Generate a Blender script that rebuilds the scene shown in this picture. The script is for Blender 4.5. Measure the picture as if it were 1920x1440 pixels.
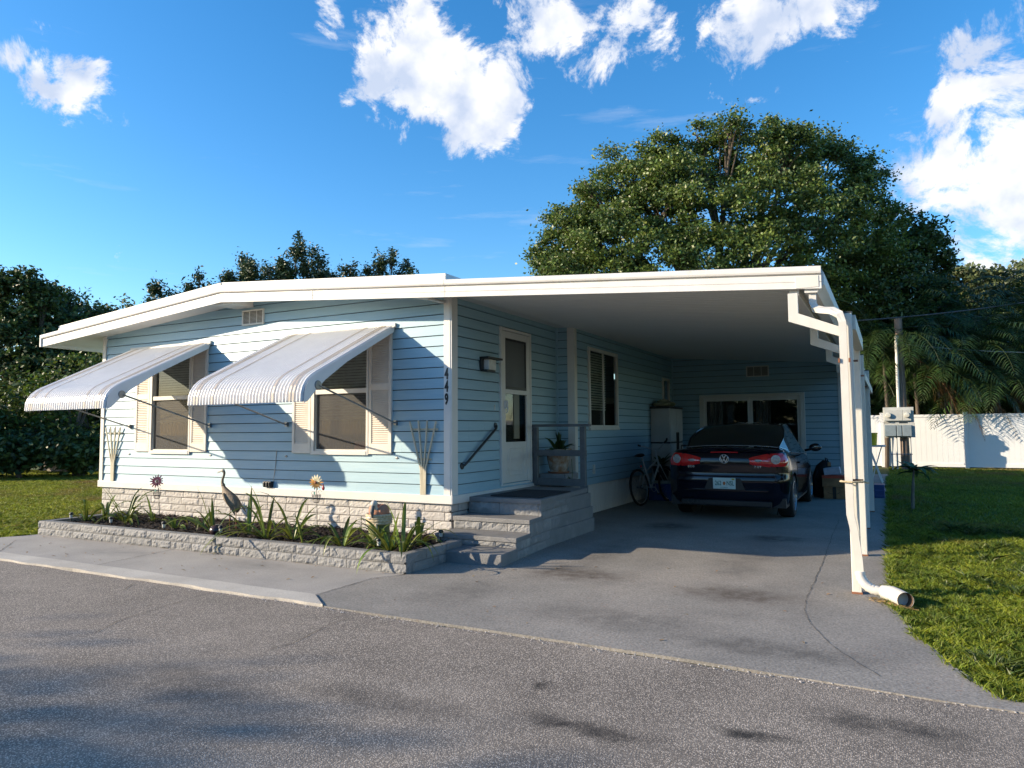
import bpy, math, random
import numpy as np
from mathutils import Vector, Matrix, noise as mnoise
PI = math.pi
random.seed(4); RNG = np.random.default_rng(7)
sc = bpy.context.scene
for o in list(bpy.data.objects): bpy.data.objects.remove(o)
COL = sc.collection

# ------------------------------------------------------------------ camera
CAM = Vector((4.564, -7.067, 1.37)); PITCH, ROLL, YAW, FPX = 0.0648, 0.00738, -0.48706, 1331.5
cy_, sy_ = math.cos(YAW), math.sin(YAW)
FW = Vector((sy_*math.cos(PITCH), cy_*math.cos(PITCH), math.sin(PITCH))); RT = Vector((cy_, -sy_, 0)); UP = RT.cross(FW)
R2 = RT*math.cos(ROLL) - UP*math.sin(ROLL); U2 = RT*math.sin(ROLL) + UP*math.cos(ROLL)
cd = bpy.data.cameras.new('camera'); cam = bpy.data.objects.new('camera', cd); COL.objects.link(cam)
m = Matrix((R2, U2, -FW)).transposed().to_4x4(); m.translation = CAM; cam.matrix_world = m
cd.sensor_width = 36; cd.lens = 36*FPX/1920; cd.clip_start = .05; cd.clip_end = 3000
sc.camera = cam
def at(px, py, depth):           # a world point seen in that direction at that distance (used for far trees only)
    return CAM + (FW + R2*((px-960)/FPX) + U2*((720-py)/FPX))*depth

# ------------------------------------------------------------------ light
sc.view_settings.view_transform = 'Standard'; sc.view_settings.look = 'None'
sc.view_settings.exposure = 1.27; sc.view_settings.gamma = 1
SUNV = Vector((2.555, 1.55, -1.01)).normalized()
sl = bpy.data.lights.new('sun', 'SUN'); sl.energy = 3.75; sl.angle = math.radians(.5); sl.color = (1, .83, .60)
so = bpy.data.objects.new('sun', sl); COL.objects.link(so); so.rotation_euler = SUNV.to_track_quat('-Z', 'Y').to_euler()
W = bpy.data.worlds.new('World'); sc.world = W; W.use_nodes = True
nt = W.node_tree; N = nt.nodes; L = nt.links
for n in list(N): N.remove(n)
def wn(t, **k):
    n = N.new(t)
    for a, b in k.items(): setattr(n, a, b)
    return n
sky = wn('ShaderNodeTexSky', sky_type='NISHITA', sun_disc=False, sun_elevation=math.asin(-SUNV.z), sun_rotation=math.atan2(-SUNV.x, -SUNV.y), air_density=1.0, dust_density=.35, ozone_density=3.0)
hs = wn('ShaderNodeHueSaturation'); hs.inputs['Saturation'].default_value = 1.3; hs.inputs['Value'].default_value = 1.12
L.new(sky.outputs[0], hs.inputs['Color'])
tc = wn('ShaderNodeTexCoord')
CL = [((-.505,.704,.498),.08,1.1),((-.53,.70,.47),.06,1),((-.506,.729,.462),.10,1.2),((-.485,.753,.445),.085,1.2),((-.474,.775,.42),.07,1.2),((-.465,.793,.393),.05,1.1),((-.432,.785,.444),.06,1.1),
 ((-.375,.773,.511),.075,.95),((-.40,.775,.49),.05,.8),((-.26,.842,.472),.085,.85),((-.263,.813,.52),.05,.85),((-.121,.864,.489),.10,.9),((-.05,.87,.50),.08,.9),((-.019,.879,.477),.06,.8),
 ((-.79,.423,.443),.035,.75),((-.805,.444,.394),.05,.95),((-.819,.404,.406),.03,.8),((-.59,.634,.5),.035,.7),
 ((.123,.909,.398),.08,1),((.134,.926,.36),.11,1.1),((.123,.953,.276),.13,1.15),((.165,.955,.30),.14,1.2),((.073,.95,.303),.06,1),((.108,.967,.233),.09,1),((.08,.906,.417),.035,.7),((.17,.88,.44),.08,.9),
 ((.122,.976,.183),.07,.85),((.2,.96,.2),.12,1),((-.681,.643,.35),.018,.6),((-.596,.686,.417),.018,.6)]
acc = None
for c, r, a in CL:
    s = wn('ShaderNodeVectorMath', operation='DISTANCE'); L.new(tc.outputs['Generated'], s.inputs[0]); s.inputs[1].default_value = Vector(c).normalized()
    mr = wn('ShaderNodeMapRange', interpolation_type='SMOOTHSTEP'); mr.inputs['From Min'].default_value = r*1.6; mr.inputs['From Max'].default_value = 0
    mr.inputs['To Min'].default_value = 0; mr.inputs['To Max'].default_value = a
    L.new(s.outputs['Value'], mr.inputs['Value'])
    if acc is None: acc = mr.outputs[0]
    else:
        mx = wn('ShaderNodeMath', operation='MAXIMUM'); L.new(acc, mx.inputs[0]); L.new(mr.outputs[0], mx.inputs[1]); acc = mx.outputs[0]
n1 = wn('ShaderNodeTexNoise'); n1.inputs['Scale'].default_value = 11; n1.inputs['Detail'].default_value = 9; n1.inputs['Roughness'].default_value = .67; n1.inputs['Distortion'].default_value = .35
L.new(tc.outputs['Generated'], n1.inputs['Vector'])
mn = wn('ShaderNodeMapRange'); mn.inputs['From Min'].default_value = .3; mn.inputs['From Max'].default_value = .7; mn.inputs['To Min'].default_value = -1.1; mn.inputs['To Max'].default_value = .12
L.new(n1.outputs['Fac'], mn.inputs['Value'])
cap = wn('ShaderNodeMath', operation='MINIMUM'); L.new(acc, cap.inputs[0]); cap.inputs[1].default_value = 1.1
ad = wn('ShaderNodeMath', operation='ADD'); L.new(cap.outputs[0], ad.inputs[0]); L.new(mn.outputs[0], ad.inputs[1])
den = wn('ShaderNodeMapRange', interpolation_type='SMOOTHSTEP'); den.inputs['From Min'].default_value = .03; den.inputs['From Max'].default_value = .42; den.inputs['To Max'].default_value = .97
L.new(ad.outputs[0], den.inputs['Value'])
# thin cirrus low on the left
mp = wn('ShaderNodeMapping'); mp.inputs['Scale'].default_value = (2.2, 2.2, 16); L.new(tc.outputs['Generated'], mp.inputs[0])
n2 = wn('ShaderNodeTexNoise'); n2.inputs['Scale'].default_value = 2.3; n2.inputs['Detail'].default_value = 7; n2.inputs['Roughness'].default_value = .6; L.new(mp.outputs[0], n2.inputs['Vector'])
m2 = wn('ShaderNodeMapRange'); m2.inputs['From Min'].default_value = .6; m2.inputs['From Max'].default_value = .85; m2.inputs['To Max'].default_value = .25; L.new(n2.outputs['Fac'], m2.inputs['Value'])
mxx = wn('ShaderNodeMath', operation='MAXIMUM'); L.new(den.outputs[0], mxx.inputs[0]); L.new(m2.outputs[0], mxx.inputs[1])
n3 = wn('ShaderNodeTexNoise'); n3.inputs['Scale'].default_value = 14; n3.inputs['Detail'].default_value = 5; L.new(tc.outputs['Generated'], n3.inputs['Vector'])
cr = wn('ShaderNodeValToRGB'); cr.color_ramp.elements[0].position = .38; cr.color_ramp.elements[0].color = (2.7, 3.1, 3.9, 1); cr.color_ramp.elements[1].position = .56; cr.color_ramp.elements[1].color = (4.6, 4.6, 4.7, 1)
L.new(n3.outputs['Fac'], cr.inputs[0])
mixc = wn('ShaderNodeMixRGB'); L.new(mxx.outputs[0], mixc.inputs[0]); L.new(hs.outputs[0], mixc.inputs[1]); L.new(cr.outputs[0], mixc.inputs[2])
bg = wn('ShaderNodeBackground'); bg.inputs['Strength'].default_value = .1; L.new(mixc.outputs[0], bg.inputs[0])
wo = wn('ShaderNodeOutputWorld'); L.new(bg.outputs[0], wo.inputs[0])

# ------------------------------------------------------------------ materials
M = {}
def rgba(c): return (c[0], c[1], c[2], 1)
def mat(name, col, rough=.6, metal=0, col2=None, nscale=8, namt=.5, stretch=None, bump=0, bscale=40, island=0, spec=.5, coat=0, detail=4, streak=None, trans=0, patch=None):
    m = bpy.data.materials.new(name); m.use_nodes = True; M[name] = m
    t = m.node_tree; n = t.nodes; l = t.links; b = n['Principled BSDF']
    b.inputs['Roughness'].default_value = rough; b.inputs['Metallic'].default_value = metal
    b.inputs['Specular IOR Level'].default_value = spec; b.inputs['Coat Weight'].default_value = coat
    tcn = n.new('ShaderNodeTexCoord'); vec = tcn.outputs['Object']
    if stretch:
        mpn = n.new('ShaderNodeMapping'); mpn.inputs['Scale'].default_value = stretch; l.new(vec, mpn.inputs[0]); vec = mpn.outputs[0]
    if col2 is None: col2 = tuple(c*.8 for c in col)
    nz = n.new('ShaderNodeTexNoise'); nz.inputs['Scale'].default_value = nscale; nz.inputs['Detail'].default_value = detail; nz.inputs['Roughness'].default_value = .6; l.new(vec, nz.inputs['Vector'])
    rm = n.new('ShaderNodeMapRange'); rm.inputs['From Min'].default_value = .5-.25*namt-.02; rm.inputs['From Max'].default_value = .5+.25*namt+.02; l.new(nz.outputs['Fac'], rm.inputs['Value'])
    mx = n.new('ShaderNodeMixRGB'); mx.inputs[1].default_value = rgba(col2); mx.inputs[2].default_value = rgba(col); l.new(rm.outputs[0], mx.inputs[0])
    out = mx.outputs[0]
    if island:
        g = n.new('ShaderNodeNewGeometry'); mm = n.new('ShaderNodeMapRange'); mm.inputs['To Min'].default_value = 1-island; mm.inputs['To Max'].default_value = 1+island
        l.new(g.outputs['Random Per Island'], mm.inputs['Value'])
        v = n.new('ShaderNodeHueSaturation'); l.new(out, v.inputs['Color']); l.new(mm.outputs[0], v.inputs['Value']); out = v.outputs[0]
        m2 = n.new('ShaderNodeMapRange'); m2.inputs['To Min'].default_value = .5-.03*min(1, island*3); m2.inputs['To Max'].default_value = .5+.02*min(1, island*3)
        mu = n.new('ShaderNodeMath'); mu.operation = 'FRACT'; ml = n.new('ShaderNodeMath'); ml.operation = 'MULTIPLY'; ml.inputs[1].default_value = 7.3
        l.new(g.outputs['Random Per Island'], ml.inputs[0]); l.new(ml.outputs[0], mu.inputs[0]); l.new(mu.outputs[0], m2.inputs['Value']); l.new(m2.outputs[0], v.inputs['Hue'])
    if patch:   # large stains: (scale, colour, threshold, softness)
        ps, pc, pt, pf = patch
        pn = n.new('ShaderNodeTexNoise'); pn.inputs['Scale'].default_value = ps; pn.inputs['Detail'].default_value = 5; l.new(tcn.outputs['Object'], pn.inputs['Vector'])
        pr = n.new('ShaderNodeMapRange'); pr.inputs['From Min'].default_value = pt; pr.inputs['From Max'].default_value = pt+pf; l.new(pn.outputs['Fac'], pr.inputs['Value'])
        pm = n.new('ShaderNodeMixRGB'); l.new(pr.outputs[0], pm.inputs[0]); l.new(out, pm.inputs[1]); pm.inputs[2].default_value = rgba(pc); out = pm.outputs[0]
    l.new(out, b.inputs['Base Color'])
    if bump:
        bn = n.new('ShaderNodeTexNoise'); bn.inputs['Scale'].default_value = bscale; bn.inputs['Detail'].default_value = 6; l.new(vec if stretch else tcn.outputs['Object'], bn.inputs['Vector'])
        bm = n.new('ShaderNodeBump'); bm.inputs['Strength'].default_value = min(1, bump); bm.inputs['Distance'].default_value = .01*max(1, bump); l.new(bn.outputs['Fac'], bm.inputs['Height']); l.new(bm.outputs[0], b.inputs['Normal'])
    if trans:   # thin leaf: some light comes through
        tr = n.new('ShaderNodeBsdfTranslucent'); l.new(out, tr.inputs[0]); ms = n.new('ShaderNodeMixShader'); ms.inputs[0].default_value = trans
        l.new(b.outputs[0], ms.inputs[1]); l.new(tr.outputs[0], ms.inputs[2]); l.new(ms.outputs[0], n['Material Output'].inputs[0])
    return m
mat('siding_lap_shade', (.055,.085,.105), .9)  # lap shadow painted as a dark colour in the siding grooves
mat('awning_seam_shade', (.36,.36,.39), .4)  # grey pan strips: seam lines with the rib shading painted in
mat('siding', (.315,.475,.56), .45, col2=(.245,.405,.505), nscale=3, stretch=(.6,.6,9), namt=1.1, bump=.12, bscale=30, patch=(1.1,(.25,.40,.47),.62,.2))
mat('white_paint', (.70,.685,.665), .42, col2=(.61,.59,.56), nscale=4, namt=1.2, bump=.05, bscale=60, patch=(5,(.58,.54,.48),.62,.2))
mat('old_white', (.68,.66,.62), .5, col2=(.57,.54,.49), nscale=5, namt=1.2, bump=.1, bscale=50, stretch=(1,1,.35), patch=(7,(.50,.44,.37),.68,.12))
mat('awning_white', (.80,.79,.79), .32, col2=(.72,.71,.71), nscale=5, namt=1)
mat('awning_beige', (.42,.36,.31), .35)
mat('shutter', (.74,.68,.61), .5, col2=(.66,.60,.54), nscale=6)
mat('ceiling', (.77,.77,.75), .5, col2=(.68,.68,.66), nscale=5, stretch=(.5,7,1), namt=1.2, bump=.2, bscale=9)
mat('roof_white', (.72,.72,.70), .5, col2=(.62,.62,.60), nscale=3, bump=.1)
mat('foundation_block', (.53,.505,.48), .85, col2=(.43,.405,.38), nscale=10, island=.12, bump=.7, bscale=45, namt=1)
mat('mortar', (.13,.115,.105), .95, col2=(.09,.08,.075), nscale=12)
mat('grey_block', (.25,.25,.25), .8, col2=(.185,.185,.188), nscale=12, island=.10, bump=1.0, bscale=45, namt=1, patch=(3,(.34,.33,.31),.6,.12))
mat('grey_step', (.20,.198,.20), .7, col2=(.15,.15,.152), nscale=7, bump=.5, bscale=70, namt=1, patch=(4,(.27,.265,.25),.6,.15))
mat('grey_paint', (.13,.135,.14), .6, col2=(.10,.105,.11), nscale=8, bump=.15)
mat('dark_metal', (.05,.052,.055), .4, .4)
mat('galv', (.32,.33,.34), .4, .8, col2=(.24,.24,.25))
mat('steel', (.5,.5,.51), .35, .5)
mat('black_plastic', (.012,.012,.013), .4)
mat('black_rubber', (.014,.014,.015), .75, bump=.2, bscale=80)
mat('mulch', (.032,.020,.015), .95, col2=(.012,.008,.007), nscale=30, bump=1, bscale=60, island=.5)
mat('lily', (.16,.205,.032), .42, col2=(.085,.13,.02), nscale=6, island=.4, trans=.25, patch=(9,(.20,.20,.04),.60,.12))
mat('dry_leaf', (.30,.20,.09), .8, island=.3)
mat('leaf_dark', (.068,.110,.026), .5, col2=(.046,.078,.022), nscale=.6, island=.45, trans=.28)
mat('leaf_oak', (.125,.180,.034), .45, col2=(.060,.105,.025), nscale=.7, island=.5, trans=.28)
mat('leaf_fir', (.045,.078,.030), .5, col2=(.030,.056,.024), nscale=.6, island=.4, trans=.2)
mat('leaf_bright', (.09,.14,.022), .45, col2=(.055,.09,.018), nscale=1, island=.4, trans=.3)
mat('leaf_pale', (.14,.17,.07), .5, col2=(.09,.12,.05), nscale=1, island=.35, trans=.3)
mat('palm_leaf', (.045,.085,.02), .4, col2=(.045,.08,.022), nscale=1, island=.4, trans=.25)
mat('palm_dry', (.15,.085,.03), .6, island=.4, trans=.2)
mat('bark', (.13,.10,.075), .9, col2=(.07,.055,.042), nscale=10, stretch=(3,3,.6), bump=1, bscale=12)
mat('pale_bark', (.20,.18,.15), .9, col2=(.12,.105,.09), nscale=10, bump=.8, bscale=14)
mat('old_wood', (.24,.18,.14), .9, col2=(.12,.085,.065), nscale=8, stretch=(4,4,.3), bump=.8, bscale=10)
mat('trellis_wood', (.56,.52,.40), .75, col2=(.45,.41,.31), nscale=10, stretch=(3,3,.5), bump=.3)
mat('crack', (.095,.088,.08), .95)
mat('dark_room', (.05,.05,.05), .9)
mat('curtain_brown', (.040,.038,.040), .9, col2=(.022,.021,.023), nscale=60, stretch=(1,1,1))
mat('blind', (.66,.70,.66), .6, island=.04)
mat('curtain_dark', (.03,.035,.035), .9)
mat('orange_box', (.95,.20,.05), .6)
mat('black_mat', (.012,.012,.014), .95, bump=1, bscale=90, col2=(.03,.03,.034), nscale=60)
mat('lamp_glass', (.62,.62,.60), .3)
mat('pot_glaze', (.30,.155,.07), .25, col2=(.50,.46,.40), nscale=11, namt=.5, bump=.5, bscale=24, coat=.4)
mat('terracotta', (.30,.12,.06), .7)
mat('crane_metal', (.25,.19,.13), .7, .0, col2=(.13,.10,.07), nscale=25, bump=.6, bscale=60)
mat('crane_head', (.40,.36,.30), .6)
mat('petal_orange', (.75,.36,.10), .5, island=.3)
mat('petal_cream', (.80,.70,.45), .5, island=.1)
mat('petal_pink', (.75,.22,.28), .5, island=.3)
mat('rust', (.25,.10,.05), .8)
mat('teal_leaf', (.05,.20,.17), .5)
mat('red_bug', (.30,.03,.04), .4)
mat('piling_green', (.16,.18,.06), .8, col2=(.11,.12,.045), nscale=8, stretch=(2,2,.5), bump=.3)
mat('rope', (.60,.50,.34), .85, col2=(.42,.33,.20), nscale=40, bump=.7, bscale=50)
mat('pelican_body', (.46,.22,.14), .75, col2=(.36,.17,.11), nscale=9, bump=.4)
mat('pelican_head', (.62,.58,.52), .7)
mat('pelican_beak', (.11,.115,.12), .6)
mat('dark_ball', (.03,.018,.022), .25, col2=(.05,.03,.03))
mat('solar_white', (.6,.6,.55), .4)
mat('car_paint', (.0025,.003,.011), .12, 0, col2=(.0025,.003,.010), spec=.35, coat=.35)
mat('car_glass', (.004,.005,.006), .06, 0, spec=.8, coat=.6)
mat('car_soft', (.006,.006,.008), .18, 0, coat=.5)
mat('tyre', (.012,.012,.012), .85, bump=.3, bscale=60)
mat('rim', (.42,.42,.44), .25, .85)
mat('chrome', (.72,.72,.74), .2, .55)
mat('lamp_red', (.80,.016,.018), .15, spec=.8, coat=1)
mat('lamp_clear', (.55,.50,.50), .15, coat=1, col2=(.32,.27,.27), nscale=40)
mat('plate_white', (.62,.70,.66), .4, col2=(.50,.66,.66), nscale=20)
mat('plate_green', (.03,.16,.13), .5)
mat('plate_yellow', (.55,.45,.05), .5)
mat('orange', (.50,.17,.05), .5)
mat('cabinet', (.46,.45,.43), .55, col2=(.40,.39,.375), nscale=3)
mat('bag_green', (.10,.12,.05), .6, col2=(.30,.28,.20), nscale=9, namt=.3, bump=.5)
mat('blue_plastic', (.012,.06,.22), .35)
mat('tote_lid', (.33,.34,.30), .5)
mat('bike_silver', (.55,.56,.56), .35, .2)
mat('backpack', (.010,.010,.012), .8, bump=.5, bscale=20)
mat('cardboard', (.42,.235,.115), .85, col2=(.25,.135,.065), nscale=6)
mat('carton_white', (.55,.57,.66), .7)
mat('carton_red', (.50,.07,.035), .6)
mat('fence_vinyl', (.72,.735,.75), .4, col2=(.68,.69,.70), nscale=1)
mat('meter_grey', (.44,.45,.43), .5, col2=(.38,.39,.37), nscale=5)
mat('meter_blue_grey', (.20,.25,.28), .45)
mat('meter_glass', (.62,.60,.52), .15, coat=1)
mat('yellow', (.85,.55,.02), .5)
mat('sapling_leaf', (.07,.14,.055), .35, island=.3, trans=.2)
mat('gutter_pipe', (.66,.64,.60), .42, col2=(.56,.53,.48), nscale=5, namt=1.2, bump=.08, patch=(10,(.45,.33,.22),.74,.08))
mat('pipe_inside', (.14,.09,.06), .9)
mat('wire', (.10,.10,.11), .5)
mat('wire_light', (.35,.35,.35), .5)
mat('shed_wall', (.22,.19,.17), .8)
mat('straw', (.38,.27,.12), .9, island=.3)
mat('vent_mesh', (.17,.145,.12), .8)
mat('screen_grey', (.16,.165,.17), .6)
mat('post_white', (.66,.65,.61), .45, col2=(.57,.55,.50), nscale=5, stretch=(2,2,.4), namt=1.2, bump=.15, patch=(8,(.50,.42,.33),.72,.08))

def glass(name, tint, refl=1.0):
    m = bpy.data.materials.new(name); m.use_nodes = True; M[name] = m; n = m.node_tree.nodes; l = m.node_tree.links; n.remove(n['Principled BSDF'])
    t = n.new('ShaderNodeBsdfTransparent'); t.inputs[0].default_value = rgba(tint); g = n.new('ShaderNodeBsdfGlossy'); g.inputs['Roughness'].default_value = .02; g.inputs[0].default_value = (refl,)*3+(1,)
    f = n.new('ShaderNodeFresnel'); f.inputs[0].default_value = 1.42; s = n.new('ShaderNodeMixShader'); l.new(f.outputs[0], s.inputs[0]); l.new(t.outputs[0], s.inputs[1]); l.new(g.outputs[0], s.inputs[2]); l.new(s.outputs[0], n['Material Output'].inputs[0])
glass('window_glass', (.86,.88,.86))
def screenmat(name, col, alpha):
    m = bpy.data.materials.new(name); m.use_nodes = True; M[name] = m; n = m.node_tree.nodes; l = m.node_tree.links; b = n['Principled BSDF']; b.inputs['Base Color'].default_value = rgba(col); b.inputs['Roughness'].default_value = .7
    t = n.new('ShaderNodeBsdfTransparent'); s = n.new('ShaderNodeMixShader'); s.inputs[0].default_value = alpha; l.new(t.outputs[0], s.inputs[1]); l.new(b.outputs[0], s.inputs[2]); l.new(s.outputs[0], n['Material Output'].inputs[0])
screenmat('insect_screen', (.050,.050,.055), .62)
screenmat('door_screen', (.17,.18,.185), .75)

def ground_mats():
    # driveway: grey sealed concrete with wheel stains
    def base(name, c1, c2, rough, grain, gs, stains=(), pits=0, crackscale=None, chips=None, bumpd=.004, wash=None):
        m = bpy.data.materials.new(name); m.use_nodes = True; M[name] = m; n = m.node_tree.nodes; l = m.node_tree.links; b = n['Principled BSDF']; b.inputs['Roughness'].default_value = rough
        b.inputs['Specular IOR Level'].default_value = .3
        tcn = n.new('ShaderNodeTexCoord'); V = tcn.outputs['Object']
        def noise(s, d=5, r=.6):
            x = n.new('ShaderNodeTexNoise'); x.inputs['Scale'].default_value = s; x.inputs['Detail'].default_value = d; x.inputs['Roughness'].default_value = r; l.new(V, x.inputs['Vector']); return x.outputs['Fac']
        def mr(v, a, b_, c=0, d=1, smooth=False):
            x = n.new('ShaderNodeMapRange'); x.inputs['From Min'].default_value = a; x.inputs['From Max'].default_value = b_; x.inputs['To Min'].default_value = c; x.inputs['To Max'].default_value = d
            if smooth: x.interpolation_type = 'SMOOTHSTEP'
            l.new(v, x.inputs['Value']); return x.outputs[0]
        def mix(f, a, c):
            x = n.new('ShaderNodeMixRGB'); l.new(f, x.inputs[0])
            for i, q in ((1, a), (2, c)):
                if isinstance(q, tuple): x.inputs[i].default_value = rgba(q)
                else: l.new(q, x.inputs[i])
            return x.outputs[0]
        def mul(a, b_):
            x = n.new('ShaderNodeMath'); x.operation = 'MULTIPLY'; l.new(a, x.inputs[0])
            if isinstance(b_, float): x.inputs[1].default_value = b_
            else: l.new(b_, x.inputs[1])
            return x.outputs[0]
        out = mix(mr(noise(1.3, 8, .65), .36, .64), c2, c1)
        if wash:
            out = mix(mr(noise(.5, 6, .6), .5, .68, 0, .7), out, wash)
        g = mr(noise(gs, 3, .7), .3, .7, 1-grain, 1+grain)
        x = n.new('ShaderNodeMixRGB'); x.blend_type = 'MULTIPLY'; x.inputs[0].default_value = 1; l.new(out, x.inputs[1])
        cc = n.new('ShaderNodeCombineColor'); [l.new(g, cc.inputs[i]) for i in range(3)]; l.new(cc.outputs[0], x.inputs[2]); out = x.outputs[0]
        hgt = noise(gs, 4)
        if chips:
            vv = n.new('ShaderNodeTexVoronoi'); vv.inputs['Scale'].default_value = chips[0]; l.new(V, vv.inputs['Vector'])
            sp = n.new('ShaderNodeSeparateColor'); l.new(vv.outputs['Color'], sp.inputs[0])
            light = mix(sp.outputs[1], chips[1], chips[2])
            sel = mul(mr(sp.outputs[0], .45, .6), mr(vv.outputs['Distance'], .55, .35))
            sel = mul(sel, mr(noise(.8, 4), .3, .7, .55, 1.0))
            out = mix(sel, out, light)
            hgt = mr(vv.outputs['Distance'], .0, .6, 1, 0)
        if pits:
            out = mix(mul(mr(noise(55, 2, .5), .70, .76), .8), out, (.42,.40,.37))
            out = mix(mul(mul(mr(noise(38, 3, .5), .62, .70), mr(noise(1.1, 3), .48, .60)), .5), out, (.30,.17,.11))
        for (sx, sy, rx, ry, sc_, sa) in stains:
            mpn = n.new('ShaderNodeMapping'); mpn.vector_type = 'TEXTURE'; mpn.inputs['Location'].default_value = (sx, sy, 0); mpn.inputs['Scale'].default_value = (rx, ry, 1); 
            wob = n.new('ShaderNodeTexNoise'); wob.inputs['Scale'].default_value = 3; wob.inputs['Detail'].default_value = 4; l.new(V, wob.inputs['Vector'])
            va = n.new('ShaderNodeVectorMath'); va.operation = 'MULTIPLY_ADD'; l.new(wob.outputs['Color'], va.inputs[0]); va.inputs[1].default_value = (.35,.35,0); l.new(V, va.inputs[2])
            vb = n.new('ShaderNodeVectorMath'); vb.operation = 'SUBTRACT'; l.new(va.outputs[0], vb.inputs[0]); vb.inputs[1].default_value = (.175,.175,0)
            l.new(vb.outputs[0], mpn.inputs[0])
            ln = n.new('ShaderNodeVectorMath'); ln.operation = 'LENGTH'; 
            ml = n.new('ShaderNodeVectorMath'); ml.operation = 'MULTIPLY'; ml.inputs[1].default_value = (1,1,0); l.new(mpn.outputs[0], ml.inputs[0]); l.new(ml.outputs[0], ln.inputs[0])
            f = mul(mr(ln.outputs['Value'], 1, .15, 0, sa, True), mr(noise(7, 5), .35, .6, .35, 1))
            out = mix(f, out, sc_)
        l.new(out, b.inputs['Base Color'])
        bm = n.new('ShaderNodeBump'); bm.inputs['Strength'].default_value = .7; bm.inputs['Distance'].default_value = bumpd; l.new(hgt, bm.inputs['Height']); l.new(bm.outputs[0], b.inputs['Normal'])
    dk = (.035,.033,.032); br = (.062,.045,.034)
    base('drive', (.262,.246,.224), (.205,.194,.178), .75, .35, 60, pits=1, wash=(.32,.292,.26),
         stains=((1.9,-.75,.75,.45,br,.75),(3.4,-.95,.8,.4,br,.75),(1.75,2.9,.5,.5,dk,.8),(3.25,2.3,.5,.4,dk,.8),(1.7,.6,.35,1.6,dk,.35),(3.2,.6,.35,1.8,dk,.35),(1.3,-1.9,.5,.7,dk,.35),(2.7,-2.1,.9,.4,dk,.4),(3.9,-2.35,1.0,.25,dk,.5)))
    base('apron', (.37,.345,.315), (.30,.283,.262), .8, .15, 70, wash=(.24,.23,.22), stains=((-3.2,-1.9,.7,.3,(.14,.14,.14),.5),(-1.2,-1.75,.9,.25,(.17,.165,.155),.5)))
    base('kerb_paint', (.50,.47,.42), (.40,.37,.33), .8, .15, 60, wash=(.30,.28,.25))
    base('asphalt', (.195,.170,.145), (.14,.122,.105), .85, .4, 120, chips=(125, (.72,.62,.52), (.43,.37,.31)), bumpd=.002, wash=(.26,.228,.195),
         stains=((2.86,-3.52,.09,.06,(.012,.012,.012),1.),(3.25,-3.92,.5,.14,(.02,.018,.018),.85),(3.95,-3.66,.28,.09,(.015,.015,.015),.9),(4.5,-3.3,.55,.22,(.02,.02,.02),.8),(2.2,-4.1,.8,.2,(.03,.028,.028),.5),(-2.9,-3.6,.35,.12,(.02,.02,.02),.7),(.9,-4.4,1.2,.35,(.035,.033,.033),.5),(5.6,-3.6,.8,.5,(.02,.02,.02),.7)))
    base('lawn', (.10,.125,.018), (.065,.09,.014), .9, .45, 25, wash=(.15,.125,.035), bumpd=.03)
    base('soil', (.06,.045,.035), (.035,.026,.02), .95, .4, 50)
ground_mats()
mat('grass_blade', (.25,.315,.03), .5, col2=(.12,.18,.02), nscale=1.6, island=.45, trans=.35, patch=(.9,(.24,.20,.05),.58,.15))
mat('grass_far', (.26,.30,.032), .6, col2=(.17,.215,.025), nscale=.5, island=.4, trans=.3, patch=(.35,(.25,.19,.06),.52,.12))

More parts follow.
